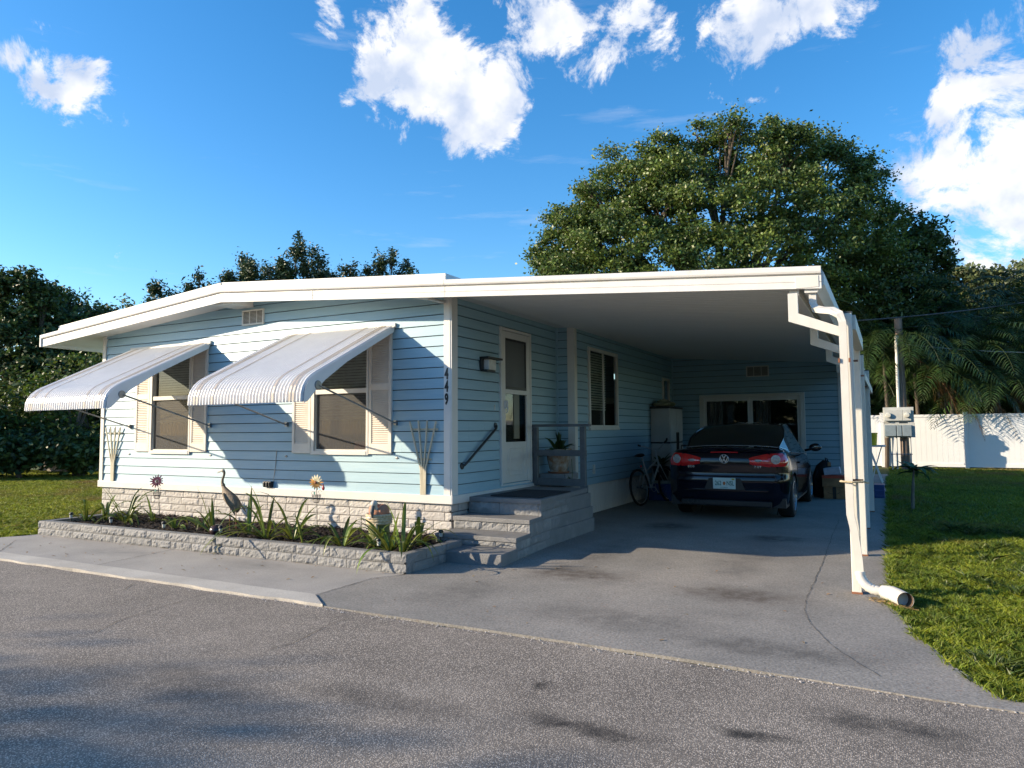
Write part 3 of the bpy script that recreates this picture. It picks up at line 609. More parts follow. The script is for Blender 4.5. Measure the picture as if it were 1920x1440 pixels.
# awnings
def awning(x0, x1, name='awning'):
    prof = [(-.03,2.655),(-.35,2.50),(-.70,2.325),(-1.05,2.15),(-1.36,1.995),(-1.43,1.955),(-1.49,1.905),(-1.535,1.84),(-1.56,1.77),(-1.565,1.69)]
    W_ = x1-x0; nr = int(round(W_/.0495)); mb = MB(); mb.m2 = ('awning_seam_shade', []); bes = []
    beige = {2, 3, nr-4, nr-3, 8, nr-9}
    for i in range(nr):
        xa = x0+W_*i/nr; w = W_/nr
        tgt = mb
        cs = [(0,-.002),(.12,.020),(.2,.025),(.44,.025),(.52,.020),(.64,-.002),(1,-.002)]
        rows = []
        for k, (yy, zz) in enumerate(prof):
            p0 = prof[max(0,k-1)]; p1 = prof[min(len(prof)-1,k+1)]; d = Vector((p1[0]-p0[0], p1[1]-p0[1])).normalized(); nrm = Vector((d.y, -d.x))
            if nrm.y < 0 and k < 7: nrm = -nrm
            if k >= 7 and nrm.x > 0: nrm = -nrm
            rows.append([(xa+w*t, yy+nrm.x*h, zz+nrm.y*h-(.012*math.sin(PI*t) if k == len(prof)-1 else 0)) for t, h in cs])
        st = len(tgt.v)
        for r in rows: tgt.v += r
        for k in range(len(rows)-1):
            for j in range(len(cs)-1):
                tgt.f.append((st+k*7+j, st+k*7+j+1, st+(k+1)*7+j+1, st+(k+1)*7+j))
                if j == 5: tgt.m2[1].append(len(tgt.f)-1)
        if i in beige:
            be = MB(); bes.append(be)
            for r in rows: be.v += [(r[1][0]-.003, r[1][1]-.005, r[1][2]+.006), (r[4][0]+.003, r[4][1]-.005, r[4][2]+.006)]
            for k in range(len(rows)-1): be.f.append((2*k, 2*k+1, 2*k+3, 2*k+2))
    aw = mb.build(name, 'awning_white', house, smooth=False)
    for be in bes: be.build('stripe', 'awning_beige', aw)
    MB().box(x0-.03, x1+.02, -.05, -.005, 2.655, 2.70).box(x0-.03, x1+.02, -.075, -.03, 2.645, 2.657).build('header_rail', 'old_white', aw)
    for xs_, s in ((x0, -1), (x1, 1)):
        sp = MB(); xx = xs_+s*.004
        inner = [(-.06,2.585),(-.5,2.36),(-.9,2.155),(-1.25,1.93),(-1.40,1.80),(-1.50,1.70),(-1.56,1.67)]
        outer = [(y, z+.012) for y, z in prof]
        sp.poly([(xx, y, z) for y, z in outer]+[(xx, y, z) for y, z in reversed(inner)])
        sp.poly([(xx-s*.003, y, z) for y, z in reversed(outer)]+[(xx-s*.003, y, z) for y, z in inner])
        for k in range(len(inner)-1): sp.quad((xx,*inner[k]),(xx,*inner[k+1]),(xx-s*.02,*inner[k+1]),(xx-s*.02,*inner[k]))
        sp.build('side_panel', 'awning_white', aw)
        arm = MB().tube([(xx+s*.012,-1.36,1.86),(xs_+s*.02,-.04,1.465)], .011, 8)
        arm.lathe([(0,.012),(.045,.010),(.05,0),(.05,-.008)], (xx+s*.004,-1.365,1.865), 20, Matrix.Rotation(PI/2*s, 3, 'Y'))
        arm.box(xs_+s*.02-.02, xs_+s*.02+.02, -.05, -.014, 1.44, 1.50)
        arm.build('arm', 'galv', aw, smooth=True)
        MB().lathe([(0,.012),(.016,.01),(.018,0)], (xs_+s*.03,-.014,1.04), 8, Matrix.Rotation(PI/2, 3, 'X')).box(xs_+s*.03-.02, xs_+s*.03+.02, -.03, -.014, 1.035, 1.045).build('wall_cleat', 'galv', aw)
    return aw
awning(-5.92, -4.13); awning(-2.58, -.80)
# house number
for i, (ch, z) in enumerate((('4',2.035),('4',1.885),('9',1.735))):
    text(ch, .178, 'black_plastic', house, (-.035,-.036,z), FRONT, 'house_number', .003, sx=.55, bold=.007)
# socket and cable on front wall
o = MB().box(-2.98, -2.84, -.07, -.014, .62, .70).box(-2.97, -2.94, -.09, -.07, .63, .69).box(-2.92, -2.89, -.09, -.07, .63, .69).box(-2.87,-2.85,-.085,-.07,.63,.69).build('outdoor_socket', 'dark_metal', house, bevel=.006)
MB().tube([(-2.84,-.02,.70),(-2.80,-.02,.95),(-2.79,-.02,1.12)], .004, 6).build('cable', 'galv', o)
# door
fr = MB().box(0, .045, 1.165, 1.20, .64, 2.75).box(0, .045, 2.03, 2.07, .64, 2.75).box(0, .045, 1.20, 2.03, 2.71, 2.75).box(0, .02, 1.17, 2.09, .615, .65)
door = fr.build('door', 'white_paint', house, bevel=.003)
dp = MB(); X0, X1 = .008, .038
dp.box(X0, X1, 1.205, 1.295, .665, 2.705).box(X0, X1, 1.925, 2.025, .665, 2.705).box(X0, X1, 1.295, 1.925, 2.615, 2.705).box(X0, X1, 1.295, 1.925, 1.86, 1.92).box(X0, X1-.008, 1.295, 1.925, .665, 1.21)
leaf = dp.build('storm_door_leaf', 'white_paint', door, bevel=.003)
mb = MB()
for (ya, yb, za, zb, w) in ((1.36,1.86,.76,1.12,.012),(1.42,1.80,.82,1.06,.008)):
    c = .06; pts = [(ya+c,za),(yb-c,za),(yb-c,za+.03),(yb,za+c+.03),(yb,zb-c-.03),(yb-c,zb-.03),(yb-c,zb),(ya+c,zb),(ya+c,zb-.03),(ya,zb-c-.03),(ya,za+c+.03),(ya+c,za+.03)]
    for i in range(len(pts)): a, b = pts[i], pts[(i+1) % len(pts)]; mb.tube([(.031,*a),(.031,*b)], w*.5, 6)
mb.build('panel_moulding', 'white_paint', door, smooth=True)
MB().quad((.02,1.315,1.955),(.02,1.905,1.955),(.02,1.905,2.59),(.02,1.315,2.59)).build('upper_screen', 'door_screen', door)
MB().box(.016,.03,1.295,1.32,1.92,2.615).box(.016,.03,1.90,1.925,1.92,2.615).box(.016,.03,1.32,1.90,2.585,2.615).box(.016,.03,1.32,1.90,1.92,1.96).build('screen_frame', 'black_plastic', door)
MB().quad((.018,1.295,1.21),(.018,1.925,1.21),(.018,1.925,1.86),(.018,1.295,1.86)).build('lower_glass', 'window_glass', door)
MB().box(-.12,-.08,1.2,2.03,.66,2.72).build('inner_door', 'curtain_dark', door)
MB().box(-.078,-.06,1.72,1.88,1.25,2.3).build('inner_door_trim', 'old_white', door)
MB().box(.038,.062,1.255,1.285,1.66,1.76).tube([(.062,1.27,1.76),(.078,1.27,1.75),(.08,1.27,1.62),(.062,1.27,1.60)], .009, 8).build('door_handle', 'white_paint', door, smooth=True)
# wall lamp
wl = MB().box(.004,.05,.64,.70,2.13,2.30).box(.03,.15,.64,1.02,2.275,2.30).box(.03,.13,.645,.86,2.115,2.135).build('wall_lamp', 'black_plastic', house, bevel=.003)
MB().box(.03,.115,.715,.90,2.138,2.272).build('lamp_shade', 'lamp_glass', wl, bevel=.006)
# grab rail by the door
hr = MB().tube([(.012,.22,.94),(.045,.235,.955),(.06,.30,1.00),(.06,.98,1.385),(.045,1.03,1.42),(.012,1.045,1.43)], .016, 10)
for yy, zz in ((.22,.94),(1.045,1.43)): hr.lathe([(0,.02),(.035,.016),(.042,0)], (.012,yy,zz), 16, Matrix.Rotation(PI/2,3,'Y'))
hr.build('grab_rail', 'dark_metal', house, smooth=True)
MB().box(.012,.022,1.02,1.035,1.63,1.70).build('doorbell', 'old_white', house)
MB().lathe([(0,.02),(.02,.015),(.025,0)], (.31,3.75,.72), 12, Matrix.Rotation(PI/2,3,'Y')).box(.30,.34,3.735,3.765,.66,.80).build('hose_tap', 'solar_white', house)
# carport-side windows
def side_window(x, y0, y1, z0, z1, slide=True):
    w = MB(); t = .035
    w.box(x, x+.045, y0-t, y0+.02, z0-.02, z1+t).box(x, x+.045, y1-.02, y1+t, z0-.02, z1+t).box(x, x+.045, y0+.02, y1-.02, z1-.02, z1+t).box(x, x+.06, y0-t, y1+t, z0-.06, z0-.02).box(x, x+.045, y0+.02, y1-.02, z0-.02, z0+.02)
    if slide: ym = (y0+y1)/2; w.box(x+.005, x+.03, ym-.02, ym+.02, z0+.02, z1-.02)
    win = w.build('window', 'old_white', house, bevel=.003)
    MB().quad((x+.01,y0,z0),(x+.01,y1,z0),(x+.01,y1,z1),(x+.01,y0,z1)).build('pane', 'window_glass', win)
    mb = MB(); z = z1-.03
    if slide:
        while z > z0+.28: mb.quad((x-.05,y0,z),(x-.05,y1-.35,z),(x-.07,y1-.35,z-.024),(x-.07,y0,z-.024)); z -= .042
        mb.build('blinds', 'blind', win)
    MB().quad((x-.15,y0-.4,z0-.5),(x-.15,y1+.35,z0-.5),(x-.15,y1+.35,z1+.2),(x-.15,y0-.4,z1+.2)).build('curtain', 'curtain_dark', win)
side_window(.29, W3[0], W3[1], W3[2], W3[3]); side_window(.29, W4[0], W4[1], W4[2], W4[3], False)
# sliding glass door at the back of the carport
y = 8.65; sd = MB()
sd.box(.91,1.0,y-.06,y+.02,.06,2.10).box(2.96,3.05,y-.06,y+.02,.06,2.10).box(1.0,2.96,y-.06,y+.02,2.04,2.10).box(1.0,2.96,y-.06,y+.02,.06,.13)
sdo = sd.build('sliding_door', 'old_white', house, bevel=.003)
pn = MB()
for (a, b, yy) in ((1.0,1.98,y-.04),(1.96,2.96,y-.015)):
    pn.box(a, a+.06, yy, yy+.02, .13, 2.04).box(b-.06, b, yy, yy+.02, .13, 2.04).box(a+.06, b-.06, yy, yy+.02, 1.96, 2.04).box(a+.06, b-.06, yy, yy+.02, .13, .22)
pn.build('door_panel_frame', 'white_paint', sdo)
MB().quad((1.06,y-.03,.2),(1.93,y-.03,.2),(1.93,y-.03,1.98),(1.06,y-.03,1.98)).quad((2.0,y-.008,.2),(2.9,y-.008,.2),(2.9,y-.008,1.98),(2.0,y-.008,1.98)).build('pane', 'window_glass', sdo)
mb = MB()
for i in range(26):
    a = 1.06+.3*i/26; b = 1.06+.3*(i+1)/26; mb.quad((a,y+.12+.02*math.sin(i*1.3),.1),(b,y+.12+.02*math.sin((i+1)*1.3),.1),(b,y+.12+.02*math.sin((i+1)*1.3),2.1),(a,y+.12+.02*math.sin(i*1.3),2.1))
    a += 1.0; b += 1.0; mb.quad((a,y+.12+.02*math.sin(i*1.3),.1),(b,y+.12+.02*math.sin((i+1)*1.3),.1),(b,y+.12+.02*math.sin((i+1)*1.3),2.1),(a,y+.12+.02*math.sin(i*1.3),2.1))
mb.build('curtain', 'screen_grey', sdo, smooth=True)
MB().box(.4,3.6,8.9,11,.05,.06).build('floor', 'dark_room', sdo)

# ------------------------------------------------------------------ carport
cp = thing('carport', 'open white carport roof on slim white posts, attached to the right of the blue house', 'carport', (2.2, 3, 0))
cr_ = roofpiece('roof', .205, 4.06, -.40, 12.6, .16, cp)
fascia('fascia', .205, 4.09, cp)
for xx in (-1.85, -5.2):
    MB().box(xx, xx+.07, -.4335, -.425, lip(xx)+.004, lip(xx)+.116).tube([(xx+.02,-.434,lip(xx)+.03),(xx+.02,-.437,lip(xx)+.03)], .004, 6).build('fascia_joint', 'old_white', house)
MB().box(3.88, 4.07, -.4345, -.43, lip(4.0)+.01, lip(4.0)+.11).build('fascia_end_plate', 'old_white', cp, bevel=.02)
mb = MB()   # side gutter
mb = MB()
for k in range(74):
    yy = -.30+k*.12
    for xa, xb in ((.30,3.80),): mb.quad((xa,yy,ceil(xa)-.002),(xb,yy,ceil(xb)-.002),(xb,yy+.006,ceil(xb)-.0055),(xa,yy+.006,ceil(xa)-.0055)).quad((xa,yy+.006,ceil(xa)-.0055),(xb,yy+.006,ceil(xb)-.0055),(xb,yy+.014,ceil(xb)-.002),(xa,yy+.014,ceil(xa)-.002))
mb.build('pan_seams', 'ceiling', cr_)
mb = MB()   #
prof = [(3.95,2.555),(4.05,2.55),(4.075,2.58),(4.11,2.62),(4.11,2.72),(4.085,2.76),(4.04,2.765),(3.95,2.70)]
for yy in (-.40, 12.6): mb.v += [(x, yy, z) for x, z in prof]
n = len(prof)
for j in range(n): mb.f.append((j, (j+1) % n, n+(j+1) % n, n+j))
mb.f.append(tuple(range(n))); mb.f.append(tuple(n+j for j in reversed(range(n))))
mb.build('side_gutter', 'white_paint', cp)
MB().box(3.82,3.90,-.36,8.6,2.545,2.61).build('header_beam', 'white_paint', cp, bevel=.004)
posts = ((4.282,-.46,2.335),(4.275,1.50,2.37),(4.25,3.77,2.36),(4.265,5.97,2.30))
for (px, py, pz) in posts:
    po = MB().box(px-.037, px+.037, py-.037, py+.037, .006, pz).build('post', 'post_white', cp, bevel=.006)
    MB().box(px-.041, px+.041, py-.041, py+.041, .004, .02).build('post_foot', 'rust', po)
    MB().box(px-.039, px+.039, py-.039, py+.039, pz, pz+.012).build('post_cap', 'dark_metal', po)
    br = MB(); x0, x1 = 3.82, 3.90
    pts = [(x0,2.545),(x0,2.30),(px-.037,2.135),(px-.037,2.215),(x1,2.365),(x1,2.545)]
    for yy, rv in ((py-.028, False), (py+.028, True)):
        q = [(a, yy, b) for a, b in pts]; br.f.append(tuple(range(len(br.v), len(br.v)+6))); br.v += q
    for j in range(6): br.f.append((j, (j+1) % 6, 6+(j+1) % 6, 6+j))
    br.build('bracket', 'post_white', cp)
    bo = MB().tube([(px-.07,py-.005,1.93),(px+.07,py-.005,1.93)], .009, 8); bo.build('bolt', 'rust', po)
MB().box(4.265,4.345,-.42,1.46,2.20,2.325).build('side_rail', 'post_white', cp, bevel=.004); MB().box(4.235,4.30,3.81,8.4,2.02,2.13).build('side_rail', 'post_white', cp, bevel=.004)
# downspout with corrugated elbow
def ribtube(pts, w, d, m, name, parent, ribs=True, n=16):
    mb = MB(); mb.tube(pts, 1, n, sq=(w, d), up=(1,.05,0)); return mb.build(name, m, parent, smooth=True)
ds = MB()
path = [(4.01,-.345,2.56),(4.01,-.35,2.47),(4.03,-.38,2.41),(4.09,-.44,2.385),(4.17,-.50,2.365),(4.23,-.545,2.32),(4.25,-.56,2.25)]
def recttube(mb, pts, w, d, flutes=1):
    P_ = []; ring = []
    for i in range(len(pts)-1):
        a, b = Vector(pts[i]), Vector(pts[i+1]); k = max(1, int((b-a).length/.12)); P_ += [a.lerp(b, j/k) for j in range(k)]
    P_.append(Vector(pts[-1]))
    sec = []
    for s, (a, b) in enumerate((((-w,-d),(w,-d)),((w,-d),(w,d)),((w,d),(-w,d)),((-w,d),(-w,-d)))):
        for j in range(flutes*2):
            t = j/(flutes*2); x = a[0]+(b[0]-a[0])*t; y = a[1]+(b[1]-a[1])*t; e = 0 if (j % 2 and s in (0, 1, 2, 3)) else 0
            if s == 0: y += e
            if s == 1: x -= e
            if s == 2: y -= e
            if s == 3: x += e
            sec.append((x, y))
    n = len(sec); st = len(mb.v)
    for i, p in enumerate(P_):
        d_ = (P_[min(i+1, len(P_)-1)]-P_[max(i-1, 0)]).normalized(); a = Vector((1,0,0)); a = (a-d_*a.dot(d_))
        if a.length < .3: a = Vector((0,0,1)); a = a-d_*a.dot(d_)
        a.normalize(); b = d_.cross(a)
        if b.dot(Vector((0,1,0))) < 0: b = -b
        for x, y in sec: mb.v.append(tuple(p+a*x+b*y))
    for i in range(len(P_)-1):
        for j in range(n): mb.f.append((st+i*n+j, st+i*n+(j+1)%n, st+(i+1)*n+(j+1)%n, st+(i+1)*n+j))
recttube(ds, path+[(4.252,-.565,1.2),(4.256,-.565,.66),(4.275,-.56,.56),(4.305,-.56,.30),(4.31,-.565,.20)], .029, .022)
dso = ds.build('downspout', 'gutter_pipe', cp)
mb = MB(); pts = []; rr = []
for i in range(15):
    t = i/14; a = t*PI/2; pts.append((4.31+.13*(1-math.cos(a)), -.565-.03*t, .20-.135*math.sin(a))); rr.append(.037+(.003 if i % 2 else -.001))
pts.append((4.48,-.61,.062)); rr.append(.038)
mb.tube(pts, rr, 16).build('elbow', 'gutter_pipe', dso, smooth=True)
mb = MB(); pts = []; rr = []
for i in range(16):
    t = i/15; pts.append((4.46+.165*t, -.60-.22*t*t-.03*t, .062-.0*t)); rr.append((.048+.012*min(1,t*2))+(.003 if (i % 2 and i < 9) else 0))
mb.tube(pts, rr, 20, caps=False).tube([(4.60,-.80,.062),(4.56,-.74,.062)], [.054,.050], 20, caps=True)
mb.build('drain_pipe_end', 'gutter_pipe', dso, smooth=True)
q = MB(); q.tube([pts[-1], pts[-6]], [.055,.05], 18, caps=False); q.ell((4.57,-.76,.03),(.035,.035,.02)); q.build('pipe_mouth', 'pipe_inside', dso, smooth=True)
MB().tube([(4.19,-.60,.93),(4.28,-.615,.925),(4.36,-.57,.93),(4.40,-.52,.915)], .008, 8).tube([(4.20,-.52,.93),(4.19,-.60,.93)], .006, 6).build('tie_rope', 'rope', dso)
MB().box(4.28,4.36,-.535,-.515,.915,.945).build('strap', 'rust', dso)
for q_ in (4.208, 4.287): MB().box(q_,q_+.014,-.598,-.57,1.91,1.945).build('pipe_clip', 'rust', dso)
# straw at pipe mouth
V = []; F = []
for i in range(160):
    t = random.random(); x = 4.36+.30*t+random.gauss(0,.02); y = -.66-.26*t+random.gauss(0,.022); a = random.uniform(-1.2,.4); l_ = random.uniform(.02,.07); w = .0015
    dx, dy = math.cos(a)*l_, math.sin(a)*l_; n = len(V); z = .010+random.random()*.012
    V += [(x,y,z),(x+dx,y+dy,z+random.uniform(0,.01)),(x+dx+w,y+dy+w*2,z),(x+w,y+w*2,z)]; F.append((n,n+1,n+2,n+3))
kind(npmesh('pine_straw', V, F, 'straw'), 'stuff')

# ------------------------------------------------------------------ steps, railing, planter
st_ = thing('front_steps', 'grey painted block steps with four treads climbing to the white front door', 'steps', (.65,.3,0))
def xr(y): return 1.10-.078*(y+.78)
def step(name, y0, y1, z0, z1, xl=.25, cap=.045):
    mb = MB(); xa, xb = xr(y0), xr(y1)
    n = len(mb.v); P8 = [(xl,y0,z0),(xa,y0,z0),(xb,y1,z0),(xl,y1,z0),(xl,y0,z1),(xa,y0,z1),(xb,y1,z1),(xl,y1,z1)]
    mb.v += P8; mb.f += [(0,1,5,4),(1,2,6,5),(2,3,7,6),(3,0,4,7),(4,5,6,7)]
    return mb.build(name, 'grey_step', st_, bevel=.008)
step('tread', -.78, -.36, 0, .125, .25)
step('tread', -.395, .02, .19, .235, .04); step('tread', -.02, .40, .335, .38, .04); step('landing', .335, 2.08, .52, .572, .03)
def rightface(name, ya, yb, za, zb, courses, seed): 
    p0 = Vector((xr(ya)-.012, ya, 0)); p1 = Vector((xr(yb)-.012, yb, 0)); d = (p1-p0); return blockwall(name, 'grey_block', p0, d.normalized(), Vector((d.y,-d.x,0)).normalized(), d.length, za, zb, courses, .38, st_, seed=seed, rough=.008)
blockwall('riser', 'grey_block', (.04,-.375,0), (1,0,0), (0,-1,0), xr(-.37)-.055, .125, .19, 1, .42, st_, seed=11, rough=.012)
blockwall('riser', 'grey_block', (.04,0,0), (1,0,0), (0,-1,0), xr(0)-.055, .235, .335, 1, .42, st_, seed=12, rough=.012)
blockwall('riser', 'grey_block', (.03,.355,0), (1,0,0), (0,-1,0), xr(.35)-.045, .38, .52, 1, .42, st_, seed=13, rough=.012)
rightface('side_blocks', -.37, 2.07, .0, .19, 2, 14); rightface('side_blocks', 0, 2.07, .19, .335, 1, 15); rightface('side_blocks', .355, 2.07, .335, .52, 2, 16)
MB().box(.04,.98,-.35,2.06,0,.18).box(.04,.96,.02,2.06,.18,.33).box(.04,.93,.38,2.06,.33,.51).build('core', 'grey_step', st_)
tag(MB().box(.27,.93,.46,1.38,.573,.588).build('doormat', 'black_mat', None, bevel=.004), 'black rubber doormat on the landing outside the white door', 'doormat')
rl = thing('porch_railing', 'grey painted wooden railing with two rails across the end of the porch landing', 'railing', (.4,2.15,0))
MB().box(-.0,.0001,0,.0001,0,.0001).v
MB().box(.0+.03,.10,2.11,2.18,.574,1.41).build('post', 'grey_paint', rl, bevel=.004)
MB().box(.755,.83,2.12,2.19,0,1.41).build('post', 'grey_paint', rl, bevel=.004)
MB().box(.02,.90,2.10,2.20,1.412,1.45).build('hand_rail', 'grey_paint', rl, bevel=.004)
MB().box(.10,.755,2.12,2.155,1.0,1.085).box(.83,.85,2.12,2.155,1.0,1.085).build('middle_rail', 'grey_paint', rl, bevel=.004)
MB().box(.10,.755,2.12,2.155,.585,.685).box(.83,.86,2.12,2.16,.46,.60).build('lower_rail', 'grey_paint', rl, bevel=.004)
ped = MB(); ped.box(.03,.50,2.26,2.78,0,.56).box(.015,.47,2.28,2.75,.565,.735).build
tag(MB().box(.04,.48,2.28,2.80,0,.55).box(.02,.47,2.29,2.78,.555,.64).box(.03,.46,2.30,2.77,.645,.735).build('block_pedestal', 'grey_block', None, bevel=.01), 'stack of grey blocks behind the porch railing that carries the glazed flower pot', 'pedestal')
fp = thing('flower_pot', 'brown and cream glazed flower pot with broad leaved plant behind the porch railing', 'flower pot', (.26,2.5,.74))
MB().lathe([(.0,.74),(.125,.74),(.135,.76),(.125,.775),(.135,.80),(.165,.92),(.18,1.04),(.195,1.06),(.195,1.09),(.175,1.09),(.16,1.05),(0,1.05)], (.26,2.5,0), 28).build('pot', 'pot_glaze', fp, smooth=True)
MB().lathe([(0,.737),(.15,.737),(.16,.765),(.14,.765),(.13,.745),(0,.745)], (.26,2.5,0), 24).build('saucer', 'terracotta', fp, smooth=True)
def leafblade(mb, base, d, L_, w, droop, n=7, fold=.35, broad=False, twist=0):
    base = Vector(base); d = Vector(d).normalized(); side = d.cross(Vector((0,0,1)))
    if side.length < .1: side = Vector((1,0,0))
    side.normalize(); st = len(mb.v); p = base.copy(); dd = d.copy()
    for i in range(n+1):
        t = i/n
        ww = w*(math.sin(PI*min(1, t*.93+.07))**.8 if broad else (.55+.45*math.sin(PI*min(t*1.5,.5)))*(1-max(0,(t-.55)/.45)**1.6))
        if i == n: ww = w*.03
        up_ = side.cross(dd).normalized()
        sd_ = (side*math.cos(twist*t)+up_*math.sin(twist*t))
        for s in (-1, 0, 1): mb.v.append(tuple(p+sd_*s*ww*.5+up_*(fold*ww*.5 if s else 0)))
        p = p+dd*(L_/n); dd = (dd+Vector((0,0,-1))*droop/n*(.4+1.6*t)).normalized()
    for i in range(n):
        for s in (0, 1): a = st+i*3+s; mb.f.append((a, a+1, a+4, a+3))
mb = MB()
for i in range(13):
    a = random.uniform(0, 2*PI); e = random.uniform(.4,1.3); leafblade(mb, (.26+.05*math.cos(a),2.5+.05*math.sin(a),1.05), (math.cos(a),math.sin(a),math.tan(e)*.7), random.uniform(.18,.30), .10, random.uniform(.6,1.6), broad=True)
for i in range(5): leafblade(mb, (.27,2.5,1.05), (random.uniform(-.15,.15),random.uniform(-.15,.15),1), random.uniform(.2,.32), .07, .3, broad=True)
mb.build('plant', 'palm_leaf', fp)
mb = MB()
for i in range(7): leafblade(mb, (.50,2.42,.56), (random.uniform(-.3,.6),random.uniform(-.6,.3),.6), random.uniform(.12,.2), .06, 1.2, broad=True)
mb.tube([(.50,2.42,.56),(.52,2.4,.75),(.51,2.4,.95)], .004, 5)
tag(mb.build('seedling', 'leaf_bright', None), 'small green seedling with one bare stem beside the grey block pedestal', 'plant')

# planter bed
bed = thing('flower_bed_wall', 'low raised bed edged with two courses of grey split-face blocks along the house front', 'planter', (-2.6,-1.4,0))
mb_s = 21
blockwall('front_blocks', 'grey_block', (-5.70,-1.47,0), (1,0,0), (0,-1,0), 6.14, .0, .19, 2, .40, bed, seed=21, rough=.013, gap=.008, jitterlen=.15)
MB().box(-5.70,.44,-1.462,-1.35,0,.186).box(.33,.432,-1.35,-.45,0,.186).box(-5.70,-5.58,-1.35,-.1,0,.186).build('wall_core', 'grey_step', bed)
blockwall('end_blocks', 'grey_block', (.44,-1.47,0), (0,1,0), (1,0,0), 1.0, .0, .19, 2, .33, bed, seed=22, rough=.006, gap=.006)
blockwall('end_blocks', 'grey_block', (-5.70,-.1,0), (0,-1,0), (-1,0,0), 1.37, .0, .19, 2, .33, bed, seed=23, rough=.02, gap=.01)
# soil and mulch
mb = MB(); nx, ny = 120, 26; X = np.linspace(-5.6,.34,nx); Y = np.linspace(-1.36,-.0,ny)
for j in range(ny):
    for i in range(nx): mb.v.append((X[i],Y[j],.135+.022*mnoise.noise(Vector((X[i]*5,Y[j]*5,0)))+.012*mnoise.noise(Vector((X[i]*17,Y[j]*17,3)))))
for j in range(ny-1):
    for i in range(nx-1): a = j*nx+i; mb.f.append((a,a+1,a+nx+1,a+nx))
kind(mb.build('soil', 'mulch', None), 'structure')
V = []; F = []
for i in range(9000):
    x = random.uniform(-5.57,.32); y = random.uniform(-1.34,-.02); z = .135+random.uniform(0,.03); a = random.uniform(0,2*PI); e = random.uniform(-.5,.5); l_ = random.uniform(.008,.028); w = random.uniform(.003,.008)
    d = Vector((math.cos(a),math.sin(a),e))*l_; s = Vector((-math.sin(a),math.cos(a),random.uniform(-.7,.7)))*w; p = Vector((x,y,z)); n = len(V)
    V += [tuple(p-d-s),tuple(p+d-s),tuple(p+d+s),tuple(p-d+s)]; F.append((n,n+1,n+2,n+3))
kind(npmesh('mulch_chips', V, F, 'mulch'), 'stuff')
V = []; F = []
for i in range(260):
    if i < 190: x = random.uniform(-5.57,.32); y = random.uniform(-1.34,-.02); z = .165
    else: x = random.uniform(-5.5,4.4); y = random.uniform(-2.4,-1.5) if x < .5 else random.uniform(-2.6,0); z = .008
    a = random.uniform(0,2*PI); l_ = random.uniform(.01,.028); w = l_*.4; d = Vector((math.cos(a),math.sin(a),random.uniform(-.1,.3)))*l_; s = Vector((-math.sin(a),math.cos(a),0))*w; p = Vector((x,y,z)); n = len(V)
    V += [tuple(p-d),tuple(p-s+Vector((0,0,.004))),tuple(p+d),tuple(p+s+Vector((0,0,.004)))]; F.append((n,n+1,n+2,n+3))
kind(npmesh('fallen_leaves', V, F, 'dry_leaf'), 'stuff')
LIL = [(-5.42,-.98,8,.30,'leaning lily clump at the far left end of the bed beside the lawn'),
 (-5.20,-.85,9,.38,'lily clump second from the left end of the bed with brown tipped arching leaf'),
 (-4.95,-.75,10,.34,'bushy lily clump third from the left end of the bed'),
 (-4.75,-.85,12,.42,'dense dark lily clump below the left trellis with one long leaf pointing right'),
 (-4.50,-.60,4,.28,'small four leaved lily just left of the pink windmill flower'),
 (-3.60,-.95,7,.24,'low lily clump right of the pink windmill flower, left of the crane'),
 (-3.35,-.75,6,.26,'pale low lily clump just left of the crane statue by the brick foundation'),
 (-2.75,-1.05,6,.40,'lily with one upright leaf rising beside the dark garden ball'),
 (-2.25,-.95,8,.42,'arching lily clump just right of the crane statue legs'),
 (-1.85,-1.05,13,.55,'tallest broad leaved lily clump in the middle of the bed, left of the orange flower'),
 (-1.48,-1.02,11,.46,'lily clump with a yellowing leaf just left of the orange flower stake'),
 (-1.12,-1.20,4,.22,'short lily with a torn pale leaf below the orange flower stake'),
 (-.66,-1.12,12,.44,'lily clump left of the pelican piling with leaves hanging over the block edge'),
 (-.30,-1.02,9,.42,'yellow green lily clump at the foot of the pelican piling'),
 (.00,-1.15,14,.44,'sprawling lily clump right of the pelican piling near the bed corner'),
 (.20,-1.20,9,.42,'lily at the right front corner with a leaf drooping to the driveway'),
 (.05,-.72,7,.34,'lily clump at the right end of the bed beside the foundation corner')]
for (x, y, nl, h, lab) in LIL:
    mb = MB(); o3 = (x, y, .135)
    for i in range(int(nl*1.2)):
        a = random.uniform(0, 2*PI); e = random.uniform(.35,1.4); b = (x+.03*math.cos(a), y+.03*math.sin(a), .14)
        leafblade(mb, b, (math.cos(a)*math.cos(e), math.sin(a)*math.cos(e), math.sin(e)), (.9 if x in (-.30,.0,-.66) else 1.2)*h*random.uniform(.7,1.4), random.uniform(.028,.046), random.uniform(.6,2.9), n=9, twist=random.uniform(-.5,.5))
    if abs(x+.66) < .01: leafblade(mb, (x+.05,y-.08,.16), (.15,-.6,.7), .50, .034, 3.2, n=12)
    if abs(x-.20) < .01: leafblade(mb, (x,y-.05,.16), (.7,.05,.8), .55, .034, 3.4, n=12); leafblade(mb, (x-.1,y-.1,.16), (-.2,-.9,.55), .52, .036, 2.9, n=12)
    tag(mb.build('lily_plant', 'lily', None, origin=o3), lab, 'plant', 'strap leaved lilies in the raised bed')
